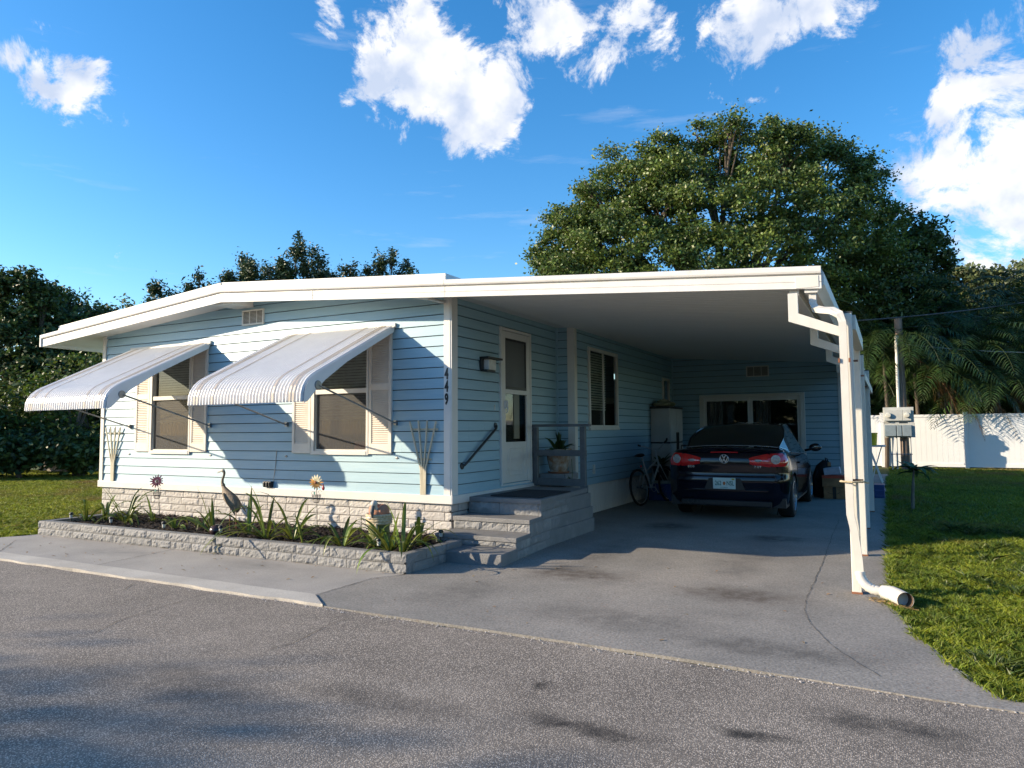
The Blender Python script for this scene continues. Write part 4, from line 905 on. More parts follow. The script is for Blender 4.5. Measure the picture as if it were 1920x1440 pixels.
# trellises
def trellis(cx, zb, zt, w, lab):
    t = thing('fan_trellis', lab, 'trellis', (cx,-.05,zb), 'fan trellises against the blue wall')
    for i, s in enumerate((-1.0,-.34,.34,1.0)):
        MB().beam((cx+s*.030,-.040,zb),(cx+s*.034,-.042,zb+(zt-zb)*.34),.019,.014,(0,1,0)).beam((cx+s*.034,-.042,zb+(zt-zb)*.34),(cx+s*w,-.05,zt-.02*abs(s)),.018,.014,(0,1,0)).build('slat', 'trellis_wood', t)
    h = zt-zb
    MB().box(cx-w*.97,cx+w*1.08,-.034,-.022,zb+h*.86,zb+h*.885).build('crossbar', 'trellis_wood', t)
    MB().box(cx-w*.50,cx+w*.58,-.032,-.022,zb+h*.46,zb+h*.485).build('crossbar', 'trellis_wood', t)
trellis(-6.33, .61, 1.48, .19, 'fan shaped cream wooden trellis at the left corner of the blue wall')
trellis(-.365, .61, 1.50, .19, 'fan shaped cream wooden trellis beside the house number corner')
# crane statue
cr2 = thing('crane_statue', 'bronze coloured crane statue with curved neck standing in the flower bed', 'statue', (-2.82,-.72,.13))
cx, cyy = -2.80, -.72
b = MB(); b.tube([(cx-.19,cyy,.70),(cx-.17,cyy,.66),(cx-.14,cyy,.61),(cx-.08,cyy,.55),(cx-.01,cyy,.50),(cx+.05,cyy,.45),(cx+.075,cyy,.40),(cx+.07,cyy,.36)], [.022,.030,.055,.078,.085,.075,.05,.015], 14, sq=(.8,1)); 
b.tube([(cx-.185,cyy,.69),(cx-.205,cyy,.725),(cx-.20,cyy,.77),(cx-.175,cyy,.82),(cx-.17,cyy,.85),(cx-.185,cyy,.875)], [.026,.018,.015,.014,.015,.018], 10)
b.build('body', 'crane_metal', cr2, smooth=True)
MB().ell((cx-.195,cyy,.878),(.030,.020,.022)).tube([(cx-.21,cyy,.874),(cx-.30,cyy,.858)], [.011,.003], 8).tube([(cx-.255,cyy,.862),(cx-.30,cyy,.842)], [.006,.002], 6).build('head', 'crane_head', cr2, smooth=True)
mb = MB()
for s in (-1, 1):
    for k in range(4): leafblade(mb, (cx-.10+.03*k,cyy+s*.06,.60-.03*k), (.55,s*.12,-.55), .24, .05, .3, n=6, fold=.1)
mb.build('wing_feathers', 'crane_metal', cr2)
MB().tube([(cx-.02,cyy-.02,.46),(cx-.035,cyy-.02,.30),(cx-.03,cyy-.02,.13)], .005, 6).build('leg', 'rust', cr2); MB().tube([(cx+.03,cyy+.03,.44),(cx+.02,cyy+.03,.30),(cx+.03,cyy+.03,.13)], .005, 6).build('leg', 'rust', cr2)
# metal flowers
def metal_flower(x, y, zh, lab, edge, pm, tilt):
    t = thing('metal_flower_stake', lab, 'garden ornament', (x,y,.13), 'metal flower stakes in the bed')
    MB().tube([(x+tilt,y,.13),(x+tilt*.4,y,.55),(x,y,zh)], .004, 6).torus((x-.055,y,zh-.13),.022,.002,Matrix.Rotation(PI/2,3,'X'),16,5,0,5).torus((x+.055,y,zh-.11),.022,.002,Matrix.Rotation(PI/2,3,'X'),16,5,0,5).build('stem', 'dark_metal', t)
    T = Matrix.Rotation(edge, 3, 'Z'); c = Vector((x,y-.01,zh))
    for mname, lo, sz in ((pm,0,.095),):
        for i in range(14):
            a = 2*PI*i/14; mb = MB(); d = T @ Vector((math.cos(a), 0, math.sin(a))); s_ = T @ Vector((-math.sin(a),0,math.cos(a))); nn = T @ Vector((0,-1,0))
            r = sz*random.uniform(.85,1.05); w = .013
            mb.poly([c+d*.012, c+d*r*.5+s_*w, c+d*r+s_*w*.35, c+d*r-s_*w*.35, c+d*r*.5-s_*w]); mb.poly([c+d*.012+nn*.003, c+d*r*.5-s_*w+nn*.008, c+d*r-s_*w*.35+nn*.002, c+d*r+s_*w*.35, c+d*r*.5+s_*w+nn*.002])
            mb.build('petal', mname if (i % 14 in (8,9,10,11,12,13,0,7,6)) or mname == 'petal_pink' else 'petal_cream', t)
    MB().ell(tuple(c+(T @ Vector((0,-.01,0)))),(.018,.012,.018)).build('flower_centre', 'rust', t, smooth=True)
    mb = MB()
    for i in range(12):
        a = 2*PI*i/12; a2 = 2*PI*(i+1)/12; zt_, zb_ = zh-.15, zh-.24
        mb.tube([(x+.055*math.cos(a),y+.055*math.sin(a),zt_),(x+.03*math.cos(a),y+.03*math.sin(a),zb_)], .002, 4)
    for zz, r in ((zh-.15,.055),(zh-.165,.051),(zh-.195,.042),(zh-.24,.03)): mb.torus((x,y,zz), r, .002, None, 16, 4)
    mb.build('wire_basket', 'dark_metal', t)
    MB().poly([(x-.0,y-.02,zh-.10),(x-.03,y-.02,zh-.12),(x-.02,y-.02,zh-.15),(x,y-.02,zh-.14)]).build('metal_leaf', 'teal_leaf', t)
    if pm == 'petal_orange':
        MB().ell((x+.105,y,zh-.065),(.022,.012,.028)).ell((x+.105,y,zh-.03),(.009,.009,.009)).build('ladybird', 'red_bug', t, smooth=True)
metal_flower(-1.50,-.62,.765, 'orange and cream metal flower on a stake in front of the foundation', .25, 'petal_orange', .02)
metal_flower(-4.42,-.62,.70, 'pink metal flower turned edge-on, on a leaning stake at the left of the bed', 1.25, 'petal_pink', .08)
# pelican on piling
pel = thing('pelican_statue', 'pelican figure with pink body and white head on a green piling wrapped in rope', 'statue', (-.40,-.82,.13))
px_, py_ = -.40, -.82
MB().lathe([(0,.12),(.125,.12),(.115,.30),(.115,.42),(0,.42)], (px_,py_,0), 24).build('piling', 'piling_green', pel, smooth=True)
mb = MB()
for k, z in enumerate((.375,.402,.429,.455)): mb.torus((px_,py_,z), .128+.003*(k%2), .0165, None, 36, 8)
mb.tube([(px_+.06,py_-.13,.37),(px_+.10,py_-.16,.24),(px_+.05,py_-.19,.17),(px_-.0,py_-.2,.15)], .014, 8)
mb.build('rope', 'rope', pel, smooth=True)
MB().ell((px_-.055,py_,.50),(.065,.08,.085)).ell((px_+.06,py_,.50),(.055,.08,.075)).ell((px_,py_-.02,.475),(.09,.09,.07)).ell((px_-.01,py_+.06,.50),(.08,.07,.07)).build('body', 'pelican_body', pel, smooth=True)
MB().ell((px_+.01,py_-.10,.585),(.036,.038,.040)).tube([(px_+.01,py_-.04,.48),(px_+.01,py_-.085,.55),(px_+.01,py_-.095,.59)], [.03,.026,.03], 12).ell((px_-.02,py_-.12,.435),(.045,.03,.022)).build('head', 'pelican_head', pel, smooth=True)
MB().tube([(px_+.015,py_-.125,.565),(px_+.02,py_-.15,.50),(px_+.02,py_-.14,.44)], [.020,.024,.008], 10).build('beak', 'pelican_beak', pel, smooth=True)
tag(MB().ell((-2.66,-1.08,.185),(.085,.085,.075),n=24,k=14).build('garden_ball', 'dark_ball', None, smooth=True), 'dark glossy round garden ball half sunk in the mulch behind the block edge', 'garden ornament')
for (x, y, lab) in ((-5.50,-1.15,'black and white solar light at the far left end of the bed'),(-4.50,-1.22,'small solar light in front of the dense lilies below the left trellis'),(-3.40,-1.25,'small solar light between the pink flower and the crane, near the block edge'),
                    (-2.42,-1.22,'black topped solar light just right of the dark garden ball'),(-.10,-1.20,'small solar light among lilies in front of the pelican piling'),(.14,-.42,'black topped solar light at the foundation corner by the steps')):
    t = thing('solar_light', lab, 'garden light', (x,y,.13), 'small solar stake lights in the bed')
    MB().tube([(x,y,.12),(x,y,.20)], .007, 6).build('stake', 'black_plastic', t)
    MB().lathe([(0,.20),(.018,.20),(.022,.245),(0,.245)], (x,y,0), 12).build('lens', 'solar_white', t)
    MB().lathe([(0,.245),(.027,.245),(.03,.255),(.02,.275),(0,.28)], (x,y,0), 12).build('cap', 'black_plastic', t)

# ------------------------------------------------------------------ car
def build_car():
    cx0, y_r, L_ = 2.355, 3.87, 4.40
    car = thing('parked_car', 'dark navy coupe convertible with red tail lamps parked in the carport', 'car', (cx0, y_r+2.2, 0))
    AX = (.86, 3.44)      # axles from the rear
    HW = .895
    def prof(s):          # (half width, belt z) along the body
        hw = np.interp(s, [0,.15,.5,1.2,2.2,3.2,3.8,4.2,4.4], [.80,.86,.89,.895,.895,.89,.86,.76,.55])
        zt = np.interp(s, [0,.12,.5,1.0,1.8,2.6,3.1,3.6,4.1,4.4], [1.03,1.05,1.04,1.0,.96,.93,.92,.86,.74,.60])
        return hw, zt
    # plan outlines at each height -> rear, corner, side
    zs = [.20,.26,.32,.40,.48,.56,.62,.66,.72,.80,.88,.95,1.0,1.04]
    def rearoff(z):       # how far forward the rear face sits
        return np.interp(z, [.20,.28,.36,.44,.52,.62,.66,.70,.78,.84,.90,.97,1.04], [.10,.040,.022,.020,.012,.0,.022,.030,.020,.014,.020,.034,.080])
    def wz(z): return np.interp(z, [.20,.30,.45,.60,.75,.88,1.0,1.04], [.93,.965,.99,1.0,1.0,.985,.94,.90])
    A = []
    xs_r = [0,.12,.25,.38,.5,.6,.68,.75]; 
    for a in np.linspace(0, PI/2, 10)[1:]: A.append(('c', a))
    ss = [.3,.42,.50,.54,.58,.64,.70,.78,.86,.94,1.02,1.08,1.14,1.18,1.22,1.3,1.5,1.8,2.1,2.4,2.7,2.95,3.05,3.10,3.14,3.20,3.28,3.36,3.44,3.52,3.60,3.68,3.74,3.78,3.84,3.95,4.1,4.25,4.36,4.4]
    def column(kind_, v):
        col = []
        for z in zs:
            off = rearoff(z); wf = wz(z); rc = .24
            if kind_ == 'r': x = v*wf; yy = off+.055*(v/.75)**2
            elif kind_ == 'c':
                x = (.655+.24*math.sin(v))*wf if v > 0 else 0; yy = off+.055+.24*(1-math.cos(v))
                x = min(x, HW*wf)
            else:
                hw, zt = prof(v); x = hw*wf; yy = v
            col.append([x, yy, z])
        return col
    cols = [column('r', v) for v in xs_r[:-1]]+[column('c', a) for a in np.linspace(.0, PI/2, 10)]+[column('s', s) for s in ss[1:]]
    grid = []
    for c in cols:
        s_mid = c[5][1]; hw, zt = prof(max(0, min(s_mid, 4.4))) 
        out = []
        for (x, yy, z) in c:
            zz = .20+(z-.20)*(zt-.20)/(1.04-.20) if s_mid > .5 else z
            for ax in AX:
                d = abs(yy-ax)
                if d < .36 and x > .5:
                    arch = .33+math.sqrt(.36**2-d*d); zz = max(zz, arch) if z < 1.0 else zz
            out.append((x, yy, zz))
        grid.append(out)
    bm = MB(); K = len(zs)
    for sgn in (1, -1):
        st = len(bm.v)
        for c in grid: bm.v += [(cx0+sgn*x, y_r+yy, z) for x, yy, z in c]
        for i in range(len(grid)-1):
            for j in range(K-1): a = st+i*K+j; bm.f.append((a, a+K, a+K+1, a+1))
    # deck / bonnet: strips across
    for i in range(len(grid)-1):
        p, q = grid[i][-1], grid[i+1][-1]; nn = 8
        def crown(t, y): return (1-(2*t-1)**2)*np.interp(y, [0,.3,1.2,3.1,4.4],[.012,.045,.06,.07,.03])
        for k in range(nn):
            t0, t1 = k/nn, (k+1)/nn
            bm.quad((cx0-p[0]+2*p[0]*t0, y_r+p[1], p[2]+crown(t0,p[1])), (cx0-p[0]+2*p[0]*t1, y_r+p[1], p[2]+crown(t1,p[1])), (cx0-q[0]+2*q[0]*t1, y_r+q[1], q[2]+crown(t1,q[1])), (cx0-q[0]+2*q[0]*t0, y_r+q[1], q[2]+crown(t0,q[1])))
    import bmesh
    body = bm.build('body', 'car_paint', car)
    b_ = bmesh.new(); b_.from_mesh(body.data); bmesh.ops.remove_doubles(b_, verts=b_.verts, dist=.0015); bmesh.ops.dissolve_degenerate(b_, edges=b_.edges, dist=.0005); bmesh.ops.recalc_face_normals(b_, faces=b_.faces); b_.to_mesh(body.data); b_.free(); body.data.shade_smooth(); body.data.set_sharp_from_angle(angle=math.radians(38))
    MB().box(cx0-.84,cx0+.84,y_r+.15,y_r+4.1,.20,.34).box(cx0-.60,cx0+.60,y_r+.2,y_r+4.0,.34,.80).box(cx0-.86,cx0+.86,y_r+1.3,y_r+3.0,.34,.8).build('underbody', 'black_plastic', car)
    # greenhouse
    sec = [(.62,1.065,.70,1.075),(.95,1.02,.73,1.215),(1.30,1.0,.70,1.335),(1.62,.99,.645,1.405),(1.95,.98,.60,1.435),(2.3,.97,.585,1.44),(2.65,.96,.59,1.415),(2.95,.95,.61,1.34),(3.25,.94,.65,1.20),(3.50,.93,.69,1.02)]
    def gp(i, t):         # roof centre strip
        s, bz, hw, tz = sec[i]; return (cx0-hw+2*hw*t, y_r+s, tz+.035*(1-(2*t-1)**2)-.012*abs(2*t-1)**4)
    def strip(i0, i1, name, m_):
        g = MB()
        for i in range(i0, i1):
            for k in range(10): g.quad(gp(i,k/10), gp(i,(k+1)/10), gp(i+1,(k+1)/10), gp(i+1,k/10))
        o = g.build(name, m_, car)
        b2 = bmesh.new(); b2.from_mesh(o.data); bmesh.ops.remove_doubles(b2, verts=b2.verts, dist=.001); b2.to_mesh(o.data); b2.free(); o.data.shade_smooth(); return o
    strip(0, 3, 'rear_window', 'car_glass'); strip(3, 7, 'roof', 'car_paint'); strip(7, 9, 'windscreen', 'car_glass')
    for sgn in (1, -1):
        g = MB(); gf = MB()
        for i in range(len(sec)-1):
            s0, b0, h0, t0 = sec[i]; s1, b1, h1, t1 = sec[i+1]; w0 = .80; w1 = .80
            p = [(cx0+sgn*(.815 if i else .74), y_r+s0, b0-.03), (cx0+sgn*.82, y_r+s1, b1-.03), (cx0+sgn*h1, y_r+s1, t1-.012), (cx0+sgn*h0, y_r+s0, t0-.012)]
            (gf if i < 2 else g).quad(*p)
        g.build('side_window', 'car_glass', car, smooth=True); gf.build('rear_pillar', 'car_paint', car, smooth=True)
        c = MB(); c.tube([(cx0+sgn*sec[i][2], y_r+sec[i][0], sec[i][3]-.010) for i in range(len(sec))], .014, 8); c.build('roof_rail', 'car_paint', car, smooth=True)
        c = MB(); c.tube([(cx0+sgn*.822, y_r+s, z-.028) for s, z in ((.95,1.03),(1.5,1.0),(2.2,.975),(3.0,.95),(3.4,.935))], .006, 6); c.build('window_trim', 'chrome', car, smooth=True)
    # chrome strip at the base of the rear window
    MB().tube([(cx0-.72,y_r+.60,1.075),(cx0-.4,y_r+.585,1.097),(cx0,y_r+.58,1.105),(cx0+.4,y_r+.585,1.097),(cx0+.72,y_r+.60,1.075),(cx0+.80,y_r+.85,1.03)], .006, 6).build('deck_trim', 'chrome', car, smooth=True)
    # boot lid spoiler lip and seams
    MB().tube([(cx0-.66,y_r+.085,1.035),(cx0-.3,y_r+.04,1.062),(cx0,y_r+.035,1.066),(cx0+.3,y_r+.04,1.062),(cx0+.66,y_r+.085,1.035)], .014, 8).build('boot_lip', 'car_paint', car, smooth=True)
    MB().tube([(cx0-.20,y_r+.045,1.012),(cx0,y_r+.042,1.016),(cx0+.20,y_r+.045,1.012)], .010, 6).build('high_brake_lamp', 'lamp_red', car, smooth=True)
    # tail lamps, wrapped round the corner
    for sgn in (1, -1):
        pts = []; nU = 22
        def surf(t, z, out=.006):       # t 0 inner .. 1 wrapped on the side
            xx = .36+t*.62
            if xx < .655: x = xx; yy = rearoff(z)+.055*(xx/.75)**2
            else: a = min(PI/2*.86, (xx-.655)/.24*1.02); x = (.655+.24*math.sin(a)); yy = rearoff(z)+.055+.24*(1-math.cos(a))
            return (cx0+sgn*(x*wz(z)+out*.6), y_r+yy-out, z)
        lp = MB(); zc = .905
        def hh(t): return (.040+.056*min(1, t*2.2)**.7)*(1 if t < .85 else max(.25,1-(t-.85)*4.5))
        def zc_(t): return .885+.025*t
        rows = 7
        for i in range(nU+1):
            t = i/nU
            for j in range(rows):
                v = -1+2*j/(rows-1); z = zc_(t)+hh(t)*v*(1 if v < 0 else 1.0); bul = .014*(1-v*v)+.004
                lp.v.append(surf(t, z, bul))
        for i in range(nU):
            for j in range(rows-1): a = i*rows+j; lp.f.append((a, a+rows, a+rows+1, a+1))
        tl = lp.build('tail_lamp', 'lamp_red', car, smooth=True)
        t = .60; c = Vector(surf(t, .91, .024)); nrm = Vector((sgn*.40,-.92,.0)).normalized(); T = nrm.to_track_quat('Z','Y').to_matrix()
        MB().lathe([(0,.010),(.03,.008),(.060,.0)], c, 22, T).build('round_lens', 'lamp_clear', tl, smooth=True)
        MB().torus(c, .063, .006, T, 24, 6).build('lens_ring', 'chrome', tl, smooth=True)
        c2 = Vector(surf(.20, .893, .021)); MB().ell(c2, (.055,.010,.022)).build('inner_lens', 'lamp_clear', tl, smooth=True)
    # emblem
    T = Vector((0,-1,.05)).to_track_quat('Z','Y').to_matrix(); ec = Vector((cx0,y_r+.020,.915))
    em = MB().lathe([(0,.004),(.060,.004),(.068,0)], ec, 26, T).build('emblem', 'car_paint', car)
    e2 = MB().torus(ec+Vector((0,-.006,0)), .064, .007, T, 30, 8)
    def bar(x0, z0, x1, z1): e2.beam((ec.x+x0, ec.y-.009, ec.z+z0), (ec.x+x1, ec.y-.009, ec.z+z1), .012, .006, (0,1,0))
    bar(-.025,.055,0,.008); bar(.025,.055,0,.008); bar(-.055,.028,-.026,-.050); bar(.055,.028,.026,-.050); bar(-.026,-.050,0,.000); bar(.026,-.050,0,.000)
    e2.build('emblem_letters', 'chrome', em, smooth=True)
    text('EOS', .045, 'chrome', car, (cx0-.50,y_r+.032,.795), FRONT, 'badge_letters', .003, sx=1.3)
    text('2.0T', .045, 'chrome', car, (cx0+.48,y_r+.032,.80), FRONT, 'badge_letters', .003, sx=1.3)
    # bumper crease, recess, plate
    MB().tube([(cx0-.70,y_r+.075,.655),(cx0-.4,y_r+.028,.652),(cx0,y_r+.014,.65),(cx0+.4,y_r+.028,.652),(cx0+.70,y_r+.075,.655)], .008, 6).build('bumper_edge', 'car_paint', car, smooth=True)
    pr = MB(); pr.poly([(cx0-.23,y_r-.004,.63),(cx0+.23,y_r-.004,.63),(cx0+.30,y_r-.004,.46),(cx0-.30,y_r-.004,.46)]); pr.build('plate_recess', 'black_plastic', car)
    MB().box(cx0-.62,cx0+.62,y_r-.006,y_r+.04,.435,.455).build('bumper_crease', 'car_paint', car, bevel=.006)
    MB().box(cx0-.66,cx0+.66,y_r+.008,y_r+.09,.21,.30).build('diffuser', 'black_plastic', car, bevel=.02)
    for dx in (-.52,-.44): MB().torus((cx0+dx,y_r+.0,.27), .032, .004, Matrix.Rotation(PI/2,3,'X'), 20, 6).build('exhaust_tip', 'dark_metal', car)
    pl = MB().box(cx0-.165,cx0+.165,y_r-.022,y_r-.012,.47,.635).build('number_plate', 'plate_white', car, bevel=.008)
    text('262', .094, 'plate_green', pl, (cx0-.088,y_r-.0235,.553), FRONT, 'plate_lettering', .001, sx=.68, bold=.001); text('NSL', .094, 'plate_green', pl, (cx0+.088,y_r-.0235,.553), FRONT, 'plate_lettering', .001, sx=.68, bold=.001)
    text('FLORIDA', .026, 'plate_green', pl, (cx0,y_r-.0235,.490), FRONT, 'plate_lettering', .001)
    MB().ell((cx0+.0,y_r-.024,.553),(.020,.002,.026)).build('orange_picture', 'orange', pl); MB().box(cx0+.11,cx0+.15,y_r-.0245,y_r-.022,.605,.628).build('year_sticker', 'plate_yellow', pl)
    # door seam, handle, mirrors
    for sgn in (1, -1):
        MB().box(cx0+sgn*.86, cx0+sgn*.915, y_r+1.42, y_r+1.58, .80, .83).build('door_handle', 'car_paint', car, bevel=.01)
        for s in (1.25, 2.75): MB().beam((cx0+sgn*.8965,y_r+s,.34),(cx0+sgn*.895,y_r+s+.02,.90),.004,.004).build('door_seam', 'black_plastic', car)
        mi = MB().ell((cx0+sgn*1.02,y_r+2.95,1.02),(.105,.055,.072),n=18,k=12).tube([(cx0+sgn*.84,y_r+2.97,.965),(cx0+sgn*.94,y_r+2.96,.985)], .022, 8).build('wing_mirror', 'car_paint', car, smooth=True)
        MB().ell((cx0+sgn*1.025,y_r+2.905,1.02),(.085,.014,.058),n=18,k=12).build('mirror_glass', 'car_glass', mi, smooth=True)
    # wheels
    for ax in AX:
        for sgn in (1, -1):
            T = Matrix.Rotation(PI/2*sgn, 3, 'Y'); c = Vector((cx0+sgn*.775, y_r+ax, .325))
            w = MB().lathe([(.21,-.11),(.30,-.112),(.318,-.09),(.325,-.05),(.325,.05),(.318,.09),(.30,.108),(.235,.112),(.225,.10),(.225,-.10)], c, 44, T).build('wheel', 'tyre', car, smooth=True)
            r = MB().lathe([(.225,.10),(.232,.108),(.215,.105),(.205,.06),(.0,.03)], c, 36, T)
            rim = MB().lathe([(.236,.108),(.222,.112),(.212,.095),(.205,.02)], c, 36, T)
            for k in range(5):
                a = 2*PI*k/5
                for e in (-.12, .12):
                    d = Vector((math.cos(a+e), math.sin(a+e), 0)); d0 = Vector((math.cos(a), math.sin(a), 0))
                    rim.beam(c+T @ (d0*.03+Vector((0,0,.085))), c+T @ (d*.215+Vector((0,0,.098))), .026, .02, tuple(T @ Vector((0,0,1))))
            rim.lathe([(0,.10),(.035,.098),(.045,.08)], c, 16, T)
            rim.build('rim', 'rim', w, smooth=True); MB().lathe([(.21,.0),(.0,.0)], c, 24, T).build('brake_disc', 'dark_metal', w)
            MB().torus((cx0+sgn*.60, y_r+ax, .33), .365, .01, Matrix.Rotation(PI/2,3,'Y'), 24, 6, -.2, PI+.2).build('wheel_arch', 'black_plastic', car)
build_car()

# ------------------------------------------------------------------ things along the carport wall
cb = thing('storage_cabinet', 'tall light grey plastic storage cabinet with black handles against the carport side wall', 'cabinet', (.5,7.4,0))
MB().box(.315,.70,6.92,7.90,.10,1.08).box(.315,.70,6.92,7.90,1.11,1.78).build('carcass', 'cabinet', cb, bevel=.01)
for nm_, q_ in (('base',(.31,.71,6.91,7.91,.0,.10)),('middle_band',(.312,.705,6.915,7.905,1.08,1.11)),('lid',(.305,.72,6.90,7.92,1.78,1.82))): MB().box(*q_).build(nm_, 'black_plastic', cb, bevel=.006)
for a, b_ in ((6.94,7.40),(7.42,7.88)):
    d = MB().box(.70,.715,a,b_,.12,1.06).box(.70,.715,a,b_,1.13,1.76).build('door', 'cabinet', cb, bevel=.004)
    yy = 7.36 if a < 7 else 7.46; MB().box(.716,.745,yy-.012,yy+.012,.80,1.30).build('handle', 'black_plastic', d, bevel=.004)
MB().box(.36,.66,6.912,6.921,.16,1.0).box(.36,.66,6.912,6.921,1.16,1.74).build('side_panel', 'cabinet', cb, bevel=.004)
tag(MB().ell((.48,7.15,1.87),(.17,.20,.055)).ell((.55,7.40,1.88),(.15,.2,.06)).tube([(.42,7.1,1.92),(.50,7.3,1.95),(.55,7.5,1.93)], [.03,.045,.02], 8).build('soil_bag', 'bag_green', None, smooth=True), 'green and cream garden bag lying on top of the grey storage cabinet', 'bag')
tt = thing('storage_tote', 'blue plastic tote with grey lid on the ground in front of the cabinet', 'tote', (.62,6.6,0))
MB().box(.42,.86,6.35,6.85,.0,.33).build('tub', 'blue_plastic', tt, bevel=.02); MB().box(.39,.89,6.32,6.88,.33,.375).build('lid', 'tote_lid', tt, bevel=.012)
pp = thing('potted_plant', 'broad leaved plant in a black nursery pot standing on the blue tote', 'potted plant', (.60,6.6,.376))
MB().lathe([(0,.378),(.12,.378),(.165,.62),(.175,.62),(.175,.645),(.155,.645),(.15,.61),(0,.61)], (.60,6.6,0), 22).build('pot', 'black_plastic', pp, smooth=True)
mb = MB()
for i in range(14):
    a = random.uniform(0,2*PI); leafblade(mb, (.60,6.6,.62), (math.cos(a)*.8,math.sin(a)*.8,random.uniform(.5,1.6)), random.uniform(.22,.38), .085, random.uniform(.5,1.3), broad=True)
mb.build('leaves', 'leaf_dark', pp)
def bicycle():
    base = Vector((.60, 5.35, 0)); fwd = Vector((.20, .98, 0)).normalized(); lean = Vector((-.13, .03, 1)).normalized(); side = fwd.cross(lean).normalized()
    bk = thing('bicycle', 'silver bicycle with swept handlebars leaning near the ribbed skirting in the carport', 'bicycle', tuple(base))
    def q(u, w, s=0): return tuple(base+fwd*u+lean*w+side*s)
    T = Matrix((fwd, lean, side)).transposed(); r = .33
    for nm, u in (('rear', 0), ('front', 1.06)):
        w = MB().torus(q(u, r), r-.02, .021, T, 44, 8).build('wheel', 'tyre', bk, smooth=True)
        rm_ = MB().torus(q(u, r), r-.045, .007, T, 40, 6)
        rm_.build('rim', 'steel', w, smooth=True)
        sp = MB()
        for k in range(20): a = 2*PI*k/20; sp.tube([q(u+.02*math.cos(a+1), r+.02*math.sin(a+1), .02*(1 if k%2 else -1)), q(u+(r-.05)*math.cos(a), r+(r-.05)*math.sin(a))], .0018, 4, False)
        sp.tube([q(u, r, -.05), q(u, r, .05)], .018, 8); sp.build('spokes', 'galv', w)
    f = MB(); t = lambda *p, rr=.016: f.tube([q(*x) for x in p], rr, 8)
    bb = (.43,.30); seat = (.28,.74); head = (.80,.86); headb = (.84,.70)
    t(bb, seat); t(seat, (.24,.88), rr=.012); t(bb, headb, rr=.019); t((.33,.60), (.81,.80), rr=.016); t(head, headb, rr=.02)
    for s in (-.055, .055): t((0,r,s), (bb[0],bb[1],s*.4), rr=.009); t((0,r,s), (.30,.66,s*.3), rr=.008)
    f.build('frame', 'bike_silver', bk, smooth=True)
    fk = MB()
    for s in (-.05, .05): fk.tube([q(.84,.70,s*.6), q(.87,.60,s), q(1.0,.42,s), q(1.06,.33,s)], .010, 8)
    fk.build('fork', 'bike_silver', bk, smooth=True)
    h = MB().tube([q(.80,.86),q(.78,.98),q(.82,1.0)], .013, 8).tube([q(.66,1.12,-.32),q(.72,1.08,-.22),q(.83,1.0,-.07),q(.83,1.0,.07),q(.72,1.08,.22),q(.66,1.12,.32)], .011, 8).build('handlebar', 'steel', bk, smooth=True)
    for s in (-1, 1): MB().tube([q(.57,1.15,.38*s),q(.66,1.12,.32*s),q(.70,1.09,.25*s)], .017, 8).build('grip', 'black_rubber', h, smooth=True)
    sd_ = MB().ell((0,0,0),(.13,.09,.035)); sd_.v = [tuple(Vector(q(.20,.90))+T @ Vector((a, c, b*(1.2 if a < 0 else .45)))) for a, b, c in sd_.v]; sd_.build('saddle', 'black_rubber', bk, smooth=True)
    cn = MB().torus(q(bb[0],bb[1],.05), .085, .005, T, 26, 5).tube([q(bb[0],bb[1],-.08),q(bb[0],bb[1],.08)], .012, 8).tube([q(bb[0],bb[1],.08),q(bb[0]+.10,bb[1]-.13,.085)], .009, 6).tube([q(bb[0],bb[1],-.08),q(bb[0]-.10,bb[1]+.13,-.085)], .009, 6); cn.build('crankset', 'steel', bk, smooth=True)
    MB().tube([q(.43,.385,.05),q(0,.36,.05)], .004, 4).tube([q(.43,.215,.05),q(0,.30,.05)], .004, 4).torus(q(0,r,.05), .035, .006, T, 18, 5).build('chain', 'dark_metal', bk)
    MB().box(-.04,.04,-.012,.012,-.05,.05,Matrix.Translation(q(bb[0]+.10,bb[1]-.13,.12)) @ T.to_4x4()).build('pedal', 'black_plastic', bk)
    MB().ell(q(.16,.70,0),(.018,.012,.026)).build('rear_reflector', 'lamp_red', bk)
bicycle()
ht = thing('hand_truck', 'thin black folding hand truck standing beside the cabinet, next to the car', 'hand truck', (1.0,6.6,0))
MB().tube([(.98,6.55,.10),(.98,6.72,1.05)], .012, 8).tube([(1.10,6.55,.10),(1.10,6.72,1.05)], .012, 8).tube([(.98,6.72,1.05),(1.10,6.72,1.05)], .012, 8).tube([(.98,6.6,.4),(1.10,6.6,.4)], .008, 6).tube([(.98,6.66,.75),(1.10,6.66,.75)], .008, 6).build('frame', 'dark_metal', ht)
for x in (.95, 1.13): MB().torus((x,6.55,.09), .07, .02, Matrix.Rotation(PI/2,3,'Y'), 20, 8).build('wheel', 'galv', ht)
MB().box(.94,1.14,6.40,6.55,.02,.035).build('toe_plate', 'dark_metal', ht)
